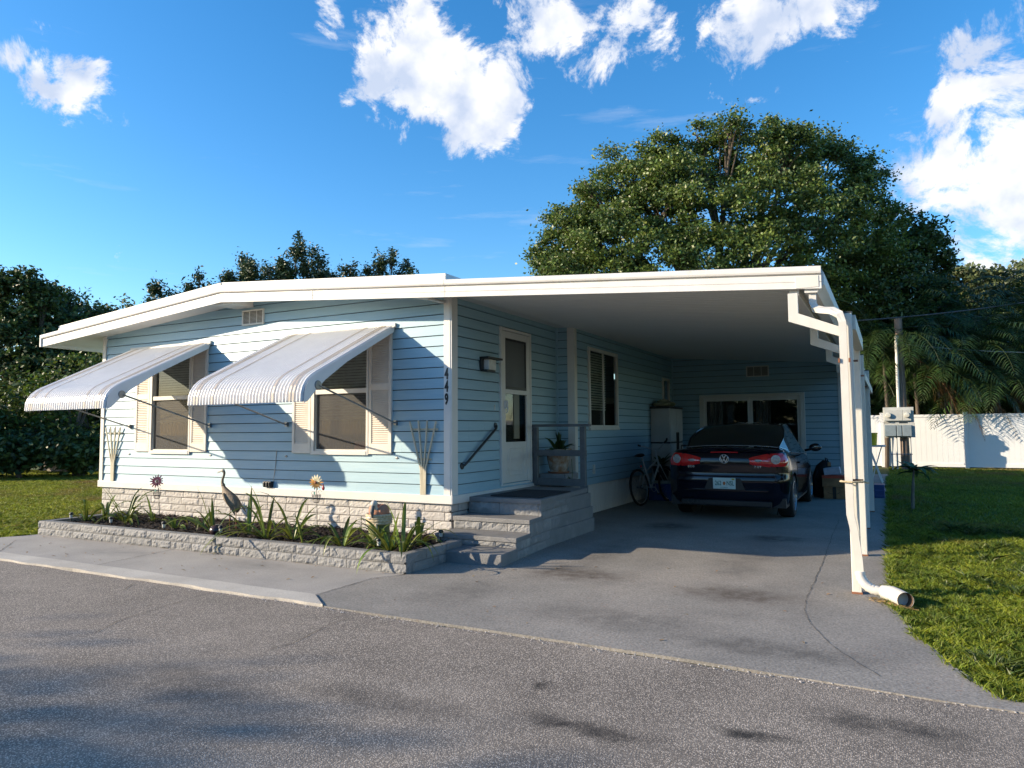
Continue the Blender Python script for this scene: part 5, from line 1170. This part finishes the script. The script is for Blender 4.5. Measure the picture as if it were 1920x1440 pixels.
# backpack & boxes
bp = thing('backpack', 'slumped black backpack with a tan tag against the back wall of the carport', 'backpack', (3.35,8.35,0))
MB().tube([(3.36,8.38,.01),(3.35,8.38,.15),(3.36,8.38,.40),(3.39,8.38,.58),(3.44,8.40,.68),(3.47,8.42,.71)], [.17,.20,.19,.15,.09,.02], 16, sq=(1,.75)).build('bag', 'backpack', bp, smooth=True)
MB().tube([(3.43,8.36,.68),(3.42,8.34,.78),(3.45,8.36,.76),(3.47,8.38,.69)], .010, 6).tube([(3.28,8.25,.55),(3.22,8.18,.35),(3.27,8.22,.12)], .015, 6).build('strap', 'backpack', bp)
MB().box(3.46,3.52,8.30,8.32,.62,.69).build('tag', 'cardboard', bp)
b1 = thing('cardboard_box', 'sealed brown cardboard box with black tape at the bottom of the stack by the wall', 'box', (3.58,8.15,0), 'cartons stacked in the carport')
MB().box(3.40,3.78,7.95,8.30,.006,.235).build('carton', 'cardboard', b1, bevel=.004)
MB().box(3.56,3.62,7.945,7.9495,.008,.233).build('tape', 'black_plastic', b1)
MB().tube([(3.47,7.946,.13),(3.52,7.946,.105),(3.58,7.946,.10),(3.64,7.946,.105),(3.69,7.946,.13)], .004, 5).build('printed_arrow', 'black_plastic', b1)
b2 = thing('cardboard_box', 'brown box with red upper edge resting on the taped bottom box', 'box', (3.58,8.12,.24), 'cartons stacked in the carport')
MB().box(3.38,3.80,7.93,8.28,.238,.42).build('carton', 'cardboard', b2, bevel=.004)
MB().box(3.379,3.801,7.928,8.282,.40,.45).build('red_rim', 'carton_red', b2)
b3 = thing('white_carton', 'tilted white carton with red base on top of the cardboard boxes', 'box', (3.56,8.1,.45), 'cartons stacked in the carport')
T = Matrix.Translation((3.56,8.10,.47)) @ Matrix.Rotation(-.14,4,'Y')
MB().box(-.14,.15,-.12,.12,0,.13,T).build('carton', 'carton_white', b3, bevel=.004)

# ------------------------------------------------------------------ right yard
tb = thing('folding_table', 'white folding table with crossed legs at the far end of the driveway', 'table', (4.2,12.5,0))
MB().box(3.95,4.47,12.2,13.2,.90,.93).build('table_top', 'white_paint', tb, bevel=.006)
for (a, b_) in (((4.10,12.3,.9),(4.38,12.25,0)),((4.38,12.35,.9),(4.12,12.3,0)),((4.10,13.1,.9),(4.38,13.1,0)),((4.38,13.1,.9),(4.12,13.05,0))): MB().tube([a, b_], .012, 6).build('leg', 'white_paint', tb)
tag(MB().lathe([(0,.932),(.10,.932),(.125,1.22),(.13,1.22),(.13,1.24),(.11,1.24),(.1,.96)], (4.18,12.45,0), 22).build('yellow_bucket', 'yellow', None, smooth=True), 'yellow bucket standing on the white folding table', 'bucket')
tag(MB().box(4.26,4.44,8.5,8.9,.006,.26).box(4.25,4.45,8.49,8.91,.14,.16).build('blue_crate', 'blue_plastic', None, bevel=.02), 'blue plastic crate on the driveway behind the white posts', 'crate')
pl_ = thing('utility_pole', 'weathered wooden utility pole carrying grey electric meter boxes by the white fence', 'utility pole', (4.95,19.4,0))
MB().tube([(5.0,19.5,0),(4.97,19.5,2.5),(4.95,19.5,4.95)], [.135,.125,.115], 14).build('pole', 'old_wood', pl_, smooth=True)
MB().tube([(4.86,19.35,2.0),(4.87,19.35,4.2),(4.90,19.36,4.3)], .05, 10).ell((4.89,19.36,4.32),(.075,.075,.07)).build('conduit', 'post_white', pl_, smooth=True)
MB().box(4.40,5.28,19.28,19.34,1.52,2.02).build('back_board', 'meter_grey', pl_, bevel=.01)
bx = MB().box(4.43,4.96,19.14,19.28,1.58,1.93).box(4.965,5.20,19.14,19.28,1.58,1.93).build('meter_box', 'meter_grey', pl_, bevel=.01)
for x in (4.55, 5.08): MB().lathe([(0,.10),(.07,.095),(.085,.06),(.085,0)], (x,19.14,1.76), 20, Matrix.Rotation(PI/2,3,'X')).build('meter_dial', 'meter_glass', bx, smooth=True)
MB().box(4.40,5.30,19.28,19.33,1.04,1.50).build('lower_back_board', 'meter_grey', pl_)
for a, b_ in ((4.43,4.76),(4.78,4.92),(4.94,5.20)): MB().box(a, b_, 19.12, 19.28, 1.08, 1.44).build('breaker_box', 'meter_blue_grey', pl_, bevel=.012)
for x in (4.62, 4.76, 5.15): MB().tube([(x,19.25,0),(x,19.25,1.10)], .025, 8).build('ground_conduit', 'meter_grey', pl_, smooth=True)
MB().tube([(4.58,19.22,.50),(5.20,19.22,.50)], .015, 6).build('strut', 'galv', pl_)
def wire(a, b_, sag, r, m_, lab):
    a, b_ = Vector(a), Vector(b_); pts = [a.lerp(b_, t/20)-Vector((0,0,4*sag*(t/20)*(1-t/20))) for t in range(21)]
    tag(MB().tube(pts, r, 5).build('power_line', m_, None), lab, 'cable', 'overhead lines beyond the carport')
wire(at(1560,604,24), at(2050,545,24), .15, .020, 'wire', 'upper heavy dark overhead cable above the utility pole')
wire(at(1560,622,25), at(2050,570,25), .15, .014, 'wire', 'lower dark overhead cable just below the heavy one')
wire(at(1600,600,26), at(2050,520,26), .1, .009, 'wire', 'thin topmost overhead cable in front of the palms')
wire(at(1692,645,23.6), at(2050,660,23), .12, .014, 'wire_light', 'pale service cable running right from near the top of the pole')
# fence
def fence(x0, x1, y0, y1, npan, lab):
    f = thing('vinyl_fence', lab, 'fence', ((x0+x1)/2,(y0+y1)/2,0)); 
    for i in range(npan+1):
        t = i/npan; x = x0+(x1-x0)*t; y = y0+(y1-y0)*t
        p = MB().box(x-.06,x+.06,y-.08,y+.04,0,1.84).build('post', 'fence_vinyl', f, bevel=.006)
        MB().box(x-.07,x+.07,y-.09,y+.05,1.84,1.87).build('post_cap', 'fence_vinyl', p)
        if i < npan:
            xb = x0+(x1-x0)*(i+1)/npan; yb = y0+(y1-y0)*(i+1)/npan; mb = MB(); nb = 15
            for k in range(nb):
                a = x+.06+(xb-x-.12)*k/nb; b_ = x+.06+(xb-x-.12)*(k+1)/nb; yy = y+(yb-y)*(k+.5)/nb
                mb.box(a+.004, b_-.004, yy-.03, yy-.01, .06, 1.72); mb.box(a-.001, b_+.001, yy-.028, yy-.012, .08, 1.70)
            mb.box(x+.06, xb-.06, y-.045, y+.01, 1.70, 1.79).box(x+.06, xb-.06, y-.045, y+.01, .04, .16)
            mb.build('panel', 'fence_vinyl', f)
fence(1.9, 21.5, 20.75, 20.85, 8, 'long white vinyl privacy fence along the back of the lawn')
# sapling
sp_ = thing('plumeria_sapling', 'small plumeria sapling with drooping long leaves on the right lawn', 'sapling', (4.87,6.64,0))
MB().tube([(4.86,6.64,-.02),(4.87,6.64,.25),(4.885,6.64,.45),(4.90,6.64,.66)], [.030,.026,.020,.014], 10).build('trunk', 'pale_bark', sp_, smooth=True)
mb = MB()
for i in range(22):
    a = random.uniform(0,2*PI); e = random.uniform(-.1,1.1); leafblade(mb, (4.90,6.64,.60+random.uniform(0,.1)), (math.cos(a),math.sin(a)*.9,math.tan(e)*.6), random.uniform(.26,.40), .10, random.uniform(.3,1.9), broad=True, n=8)
mb.build('leaves', 'sapling_leaf', sp_)

# ------------------------------------------------------------------ trees
def leaves(name, lobes, per, size, m_, parent, clump=.55, seed=0, aspect=.55, shell=.55, density=None, flat=.5, up=.0):
    R = np.random.default_rng(seed); C_ = []
    for (c, r) in lobes:
        vol = r[0]*r[1]*r[2]; k = max(5, int(per*vol**.62))
        d = R.normal(size=(k,3)); d /= np.linalg.norm(d,axis=1)[:,None]; rad = shell+(1-shell)*R.random(k)**.7
        rad *= 1+.16*R.normal(size=k)*.6
        C_.append(np.array(c)+d*np.array(r)*rad[:,None])
    C_ = np.concatenate(C_); nl = int(density or 120)
    cs = clump*(.6+.8*R.random(len(C_)))
    off = R.normal(size=(len(C_),nl,3))*.5; off[:,:,2] *= flat
    pts = (C_[:,None,:]+off*cs[:,None,None]).reshape(-1,3); n = len(pts)
    a = R.normal(size=(n,3)); a[:,2] *= .7; a /= np.linalg.norm(a,axis=1)[:,None]; b = R.normal(size=(n,3)); b -= a*(a*b).sum(1)[:,None]; b /= np.linalg.norm(b,axis=1)[:,None]
    s = size*(.6+.8*R.random(n))[:,None]
    V = np.stack([pts-a*s, pts+b*s*aspect, pts+a*s, pts-b*s*aspect], 1).reshape(-1,3); F = np.arange(4*n).reshape(-1,4)
    return npmesh(name, V, F, m_, parent)
def tree(name, lab, base, lobes, m_, per, size, seed, trunk_r=.3, bark='bark', group=None, clump=.55, density=120, top=None, shell=.55, flat=.5, limbs=8, cat='tree', aspect=.55, twigs=0):
    t = thing(name, lab, cat, tuple(base), group); rnd = random.Random(seed)
    base = Vector(base); cen = Vector((0,0,0))
    for c, r in lobes: cen += Vector(c)
    cen /= len(lobes); mb = MB(); fork = base.lerp(Vector((cen.x,cen.y,base.z)), .4); fork.z = base.z+(cen.z-base.z)*.42
    mb.tube([base, base.lerp(fork,.5)+Vector((rnd.uniform(-.1,.1),0,0)), fork], [trunk_r*1.15, trunk_r*.9, trunk_r*.75], 10)
    sel = lobes if len(lobes) <= limbs else rnd.sample(lobes, limbs)
    for c, r in sel:
        c = Vector(c); md = fork.lerp(c,.5)+Vector((rnd.uniform(-.3,.3),rnd.uniform(-.3,.3),rnd.uniform(0,.5)))
        mb.tube([fork, md, c], [trunk_r*.45, trunk_r*.25, trunk_r*.08], 7)
        for k in range(7):
            e = c+Vector((rnd.uniform(-.7,.7)*r[0], rnd.uniform(-.7,.7)*r[1], rnd.uniform(-.2,.65)*r[2])); s0 = md.lerp(c, rnd.random()); mb.tube([s0, s0.lerp(e,.5)+Vector((0,0,.1)), e], [trunk_r*.12, trunk_r*.07, trunk_r*.02], 5)
    mb.build('trunk', bark, t, smooth=True)
    leaves('crown', lobes, per, size, m_, t, clump, seed, aspect, shell, density, flat)
    return t
def lob(px, py, d, rpx, ry=None, dz=1.0): # lobe round a far point; radii in metres from pixels at that distance
    r = rpx*d/FPX; ryy = (ry or rpx)*d/FPX; p = at(px, py, d); return ((p.x, p.y, p.z), (r, r*dz, ryy))
def foot(px, d): p = at(px, 800, d); return (p.x, p.y, -.02)
D = 27
oak = [lob(1420,295,D,80,55),lob(1480,295,D-1,60,48),lob(1330,312,D+1,62,46),lob(1270,345,D-1,60,50),lob(1180,345,D,50,38),lob(1140,375,D+1,60,55),lob(1090,455,D,60,50),lob(1060,490,D-1,42,40),lob(1150,450,D-1.5,75,60),lob(1230,400,D-1,75,60),lob(1350,390,D-2,90,65),
       lob(1450,380,D-1.5,95,65),lob(1550,330,D+1,70,65),lob(1590,395,D,70,60),lob(1520,420,D-2,85,60),lob(1230,490,D-2,80,60),lob(1330,480,D-2.5,85,55),lob(1430,480,D-3,85,55),lob(1540,490,D-2,80,60),lob(1620,470,D-1,65,60),lob(1140,520,D-1,75,50),lob(1080,540,D,60,40),lob(1045,470,D,38,34),lob(1110,420,D,60,45),lob(1060,515,D,55,40),lob(1210,350,D,60,50),lob(1250,300,D,45,35),lob(1190,298,D,30,26),lob(1245,280,D,28,24),lob(1312,258,D,32,24),lob(1372,242,D-1,34,22),lob(1440,240,D,30,20),lob(1490,250,D-1,34,24),lob(1545,268,D,30,26),lob(1600,300,D,32,30),lob(1632,350,D,28,28),lob(1058,412,D,28,24),lob(1022,480,D,24,24),lob(1098,352,D,26,24),lob(1150,305,D+1,24,22),lob(1630,420,D,55,60),lob(1560,560,D-1,90,70)]
tree('oak_tree', 'huge round crowned oak tree rising behind the carport roof', foot(1370,D), oak, 'leaf_oak', 24, .062, 11, .42, 'bark', None, .44, 165, shell=.8, limbs=22)
oak2 = [lob(1700,455,D+1,55,50),lob(1735,480,D+1,42,60),lob(1660,500,D,60,60),lob(1720,560,D,60,60),lob(1640,580,D-1,75,70),lob(1600,640,D-1,70,70),lob(1680,650,D,80,70),lob(1740,620,D+1,60,60)]
tree('oak_tree', 'darker oak leaning right of the big crown, behind the utility pole', foot(1660,D+1), oak2, 'leaf_dark', 32, .08, 12, .3, 'bark', None, .42, 120, shell=.55, limbs=8)
GR = 'trees along the back of the right lawn'
tree('broadleaf_tree', 'pale feathery tree top at the right edge above the palms', foot(1900,33), [lob(1885,530,33,45,35),lob(1930,560,33,60,45),lob(1860,570,33,50,40)], 'leaf_pale', 26, .10, 13, .2, 'pale_bark', GR, .5, 120)
tree('broadleaf_tree', 'small hazy tree top between the dark oak and the right edge tree', foot(1800,34), [lob(1795,530,34,38,28),lob(1815,560,34,50,35)], 'leaf_pale', 26, .10, 14, .2, 'pale_bark', GR, .5, 120)
tree('broadleaf_tree', 'dark dense tree filling the gap behind the palms right of the pole', foot(1800,31), [lob(1760,640,31,95,80),lob(1860,660,31,95,80),lob(1950,640,31,90,80),lob(1800,740,30,110,70),lob(1920,740,30,110,70),lob(1680,730,30,100,80),lob(1600,760,30,90,70)], 'leaf_dark', 26, .14, 15, .3, 'bark', GR, .7, 150, shell=.3)
def palm(px, py, d, lab, seed, nf=13, fl=2.6, dry=2):
    R_ = random.Random(seed); top = at(px, py, d); fl *= 1.22; nf += 6; base = Vector((top.x+R_.uniform(-.3,.3), top.y+R_.uniform(-.2,.2), -.02))
    t = thing('palm_tree', lab, 'palm tree', tuple(base), 'areca palms behind the white fence')
    MB().tube([base, base.lerp(top,.5)+Vector((.08,0,0)), top], [.075,.06,.05], 8).build('trunk', 'bark', t, smooth=True)
    for i in range(nf):
        a = 2*PI*i/nf+R_.uniform(-.3,.3); e = R_.uniform(.15,1.25); isdry = i < dry
        if isdry: e = -.3
        d_ = Vector((math.cos(a)*math.cos(e), math.sin(a)*math.cos(e), math.sin(e))); p = top.copy(); ln = fl*R_.uniform(.75,1.15); V = []; F = []; n = 34; mbs = [p.copy()]
        for k in range(n):
            tt_ = k/n; p = p+d_*(ln/n); d_ = (d_+Vector((0,0,-1))*(1.9/n)*(.5+1.3*tt_)).normalized(); mbs.append(p.copy())
            if k < 4: continue
            side = d_.cross(Vector((0,0,1)))
            if side.length < .1: side = Vector((1,0,0))
            side.normalize(); upv = side.cross(d_)
            ll = .62*math.sin(PI*(tt_*.85+.12))*fl/2.6
            for s in (-1, 1):
                dd = (side*s*.75+d_*.5+upv*.12+Vector((R_.uniform(-.1,.1),R_.uniform(-.1,.1),R_.uniform(-.12,.05)))).normalized(); w = .017
                m1 = p+dd*ll*.5; e1 = p+dd*ll+Vector((0,0,-ll*.35)); n0 = len(V); q = d_*w
                V += [tuple(p-q), tuple(m1-q*1.2), tuple(e1), tuple(m1+q*1.2)]; F.append((n0,n0+1,n0+2,n0+3))
        fr_ = npmesh('frond', V, F, 'palm_dry' if isdry else 'palm_leaf', t)
        MB().tube(mbs[::3], [.018*(1-j/14) for j in range(len(mbs[::3]))], 5).build('midrib', 'palm_leaf' if not isdry else 'palm_dry', fr_)
PL = [(1655,650,24.6,'palm left of the utility pole with low hanging fronds',2),(1715,700,24.4,'low palm just behind the meter boxes with a dried brown frond',3),(1760,610,26,'tall palm right of the pole with bright arching top fronds',1),(1820,680,24.8,'palm in the middle of the fence with orange dried fronds',3),
      (1855,600,26.5,'tall palm below the hazy tree top',1),(1900,670,25,'palm near the right edge drooping over the fence',2),(1940,600,25.5,'palm partly cut off by the right edge of the view',1),(1610,700,26,'palm mostly hidden behind the white carport posts',1),(1690,640,25.5,'low palm directly behind the pole with fronds reaching past the meter boxes',1),(1785,720,24.3,'short palm whose fronds brush the fence top near a fence post',1),(1870,740,24.2,'short palm low behind the right half of the fence',2),(1920,710,24.5,'short palm at the far right behind the fence',1)]
for i, (a, b_, c, lab, dr_) in enumerate(PL): palm(a, b_, c, lab, 40+i, nf=15, dry=dr_)
# left background
GL = 'trees beyond the left lawn'
tree('broadleaf_tree', 'tall dark tree at the far left edge above the lawn', foot(40,27), [lob(38,525,27,17,26),lob(62,545,27,16,22),lob(15,535,27,18,24),lob(85,560,27,20,22),lob(-15,520,27,25,30),lob(35,570,27,45,45),lob(-20,600,27,70,80),lob(60,640,27,85,80),lob(20,730,27,95,90),lob(90,740,26,85,80),lob(30,820,26,90,60)], 'leaf_dark', 17, .085, 21, .3, 'bark', GL, .5, 150, shell=.5)
tree('broadleaf_tree', 'dense dark tree behind the left roof corner with slightly browned top', foot(150,28), [lob(100,565,29,22,26),lob(128,575,29,22,24),lob(150,598,28,30,28),lob(178,592,28,24,20),lob(105,600,29,40,35),lob(150,630,28,55,40),lob(130,690,27,80,70),lob(190,660,27,60,60),lob(240,640,29,60,45),lob(200,740,26,80,60),lob(150,810,26,90,55)], 'leaf_dark', 17, .085, 22, .3, 'bark', GL, .5, 150, shell=.5)
tree('broadleaf_tree', 'lighter green leafy tree low beside the left house corner', foot(150,23), [lob(150,700,23,55,45),lob(110,740,23,50,45),lob(185,720,23,45,50),lob(60,770,23,60,50),lob(10,790,23,60,60),lob(170,800,23,60,45)], 'leaf_bright', 18, .07, 23, .16, 'bark', GL, .45, 70, shell=.5)
tree('shrub', 'dark undergrowth bushes at the end of the left lawn', foot(40,22), [lob(-60,840,22,80,40),lob(20,850,22,70,30),lob(80,835,22.5,60,35),lob(160,845,22.5,60,34),lob(-120,800,22,90,80)], 'leaf_dark', 40, .09, 24, .08, 'bark', GL, .5, 130, shell=.3, cat='bush')
tree('broadleaf_tree', 'thin sparse treetop showing above the left end of the roof', foot(215,30), [lob(190,590,30,30,20),lob(225,578,30,22,20),lob(205,610,30,40,18)], 'leaf_dark', 12, .08, 25, .12, 'bark', GL, .4, 40, shell=.4)
def fir(px, top_py, w, d, lab, seed, nl=7):
    R_ = random.Random(seed); lb = []; w *= 2.1
    for k in range(nl):
        t_ = k/(nl-1); rw = w*(.22+.78*t_**.6)
        for j in range(2+int(t_*11)):
            sx = R_.uniform(-1,1); lb.append(lob(px+sx*rw*.95, top_py+14+t_*110+abs(sx)*10+R_.uniform(-10,6), d+R_.uniform(-.6,.6), R_.uniform(7,11), R_.uniform(13,22)))
    tree('conifer_tree', lab, foot(px, d), lb, 'leaf_fir', 46, .08, seed, .2, 'bark', 'dark trees rising behind the roof ridge', .26, 60, shell=.15, flat=1.2, limbs=8, aspect=.4)
fir(305,528,34,30,'leftmost small spiky dark tree behind the roof slope',31,5); fir(365,522,38,31,'small spiky dark tree second from the left behind the roof',32,5)
fir(455,480,52,31,'broad dark tree left of the tallest conifer behind the roof',33); fir(560,450,62,31,'tallest dark conifer behind the middle of the roof',34)
fir(645,492,40,32,'short round topped dark tree between the two tall ones',35,6); fir(722,470,45,31,'rightmost dark conifer with wind swept branches behind the roof',36); fir(500,500,40,33,'dark tree filling the gap just left of the tallest conifer',37,6); fir(600,505,40,33,'dark tree filling the gap just right of the tallest conifer',38,6)
# neighbour shed glimpsed through the trees
ns = thing('neighbour_shed', 'small dim clapboard shed glimpsed under the dark trees at left', 'shed', tuple(foot(105,25)))
p = at(105,860,25.5)
MB().box(p.x-1.0,p.x+.9,p.y-.0,p.y+2,0,2.0).build('wall', 'shed_wall', ns); MB().box(p.x-1.2,p.x+1.1,p.y-.2,p.y+2.2,2.0,2.1).build('roof', 'mortar', ns); MB().box(p.x+.9,p.x+.98,p.y-.05,p.y+.05,0,2.0).build('corner_trim', 'shutter', ns)
# unseen trees: first one shades the road, the others added to block sky light
def unseen_tree(x, y, h, r, lab, seed, size=.26, dens=60, per=9):
    R_ = random.Random(seed); lb = [((x+R_.uniform(-r,r)*.7, y+R_.uniform(-r,r)*.6, h+R_.uniform(-.32,.30)*h), (r*.55,r*.5,h*.24)) for _ in range(9)]
    tree('unseen_tree', lab, (x,y,-.02), lb, 'leaf_dark', per, size, seed, .25, 'bark', 'trees across the street', 1.0, dens, shell=.3)
unseen_tree(-17.6,-17.6,5.2,1.7,'tree across the street nearest the left edge',51,.10,60,20)
for i, (x, y, h, r_, lab) in enumerate(((14,-27,4.5,3.5,'unseen tree added across the street facing the lawn to block sky light'),(22,-16,5,4,'unseen tree added beyond the right lawn near the road to block sky light'),
   (19,-3,4.5,3.4,'unseen tree added beyond the right lawn level with the carport to block sky light'),(19,6,4.5,3.4,'tall tree beyond the right lawn level with the car'))):
    unseen_tree(x, y, h, r_, lab, 60+i)

hg = []  # unseen hedge, added so glass reflects dark foliage instead of bright horizon
for i in range(26):
    hg.append(((-16+i*1.7, -23.5+.4*math.sin(i*1.9), 2.0+.25*math.sin(i*2.7)), (1.3,.9,2.1)))
tree('added_hedge', 'long unseen hedge added across the street to darken reflections in the glass', (5,-23.5,-.02), hg, 'leaf_dark', 16, .16, 90, .1, 'bark', None, .7, 60, shell=.3, cat='hedge')
# ------------------------------------------------------------------ grass
def grass(name, n, xf, hmin, hmax, w, m_, seed):
    R = np.random.default_rng(seed); P_ = xf(R, n); n = len(P_)
    a = R.random(n)*2*PI; cl_ = .5+.5*np.sin(P_[:,0]*13+2*np.sin(P_[:,1]*7))*np.sin(P_[:,1]*11+2*np.sin(P_[:,0]*5)); h = (hmin+(hmax-hmin)*R.random(n))*(.45+.85*cl_); ln = R.normal(size=(n,2))*.8*h[:,None]
    b = np.c_[P_, np.full(n,-.018)]; s = np.c_[np.cos(a), np.sin(a), np.zeros(n)]*w; tip = b+np.c_[ln, h]; mid = b+np.c_[ln*.3, h*.6]
    V = np.stack([b-s, b+s, mid+s*.8, tip, mid-s*.8], 1).reshape(-1,3); F = np.arange(5*n).reshape(-1,5)
    return kind(npmesh(name, V, F, m_), 'stuff')
dedge = [(-2.72,5.05),(-2.46,4.93),(-2.21,4.85),(-1.86,4.756),(-1.58,4.678),(-1.1,4.592),(-.68,4.531),(0,4.525),(20,4.48)]
def edge_x(y): return np.interp(y, [p[0] for p in dedge], [p[1] for p in dedge])
def right_near(R, n):
    y = -2.70+R.random(n)**1.25*7.5; x = edge_x(y)+.006+R.random(n)**1.15*(3.2+.25*(y+2.7)); return np.c_[x, y]
def right_far(R, n):
    y = 4+R.random(n)*16.6; x = edge_x(y)+.03+R.random(n)*(4.2); return np.c_[x, y]
grass('grass_near', 190000, right_near, .016, .058, .0026, 'grass_blade', 1)
grass('grass_back', 70000, right_far, .025, .06, .006, 'grass_far', 2)
def left_near(R, n):
    d = 5+R.random(n)**.7*22; px = -200+R.random(n)*440
    X = CAM.x+(FW.x+R2.x*(px-960)/FPX)*d; Y = CAM.y+(FW.y+R2.y*(px-960)/FPX)*d
    ok = ((X < -6.75) | (Y > 16)) & (Y > np.where(X > -7, -1.4, -1.9)) & ~((X > -6.7)) 
    return np.c_[X[ok], Y[ok]]
grass('grass_left', 260000, left_near, .02, .06, .006, 'grass_far', 3)
def edge_right(R, n):
    y = -2.70+R.random(n)*18; x = edge_x(y)+R.normal(size=n)*.018-.004+.02*np.sin(y*9)*R.random(n); return np.c_[x, y]
grass('grass_fringe', 9000, edge_right, .03, .075, .0034, 'grass_blade', 6)
def weeds(R, n):
    c = np.c_[5+R.random(90)*3.0, -2.2+R.random(90)*6.5]; k = R.integers(0, 90, n); return c[k]+R.normal(size=(n,2))*.045
grass('lawn_weeds', 9000, weeds, .05, .10, .006, 'leaf_bright', 7)
def edge_left(R, n):
    x = -9+R.random(n)*3.25; y = np.interp(x, [-9,-8.5,-6.6,-5.9,-5.72], [-2.15,-2.15,-2.0,-1.8,-1.42])+R.random(n)**1.5*1.8; return np.c_[x, y]
grass('grass_edge', 40000, edge_left, .02, .06, .004, 'grass_blade', 4)
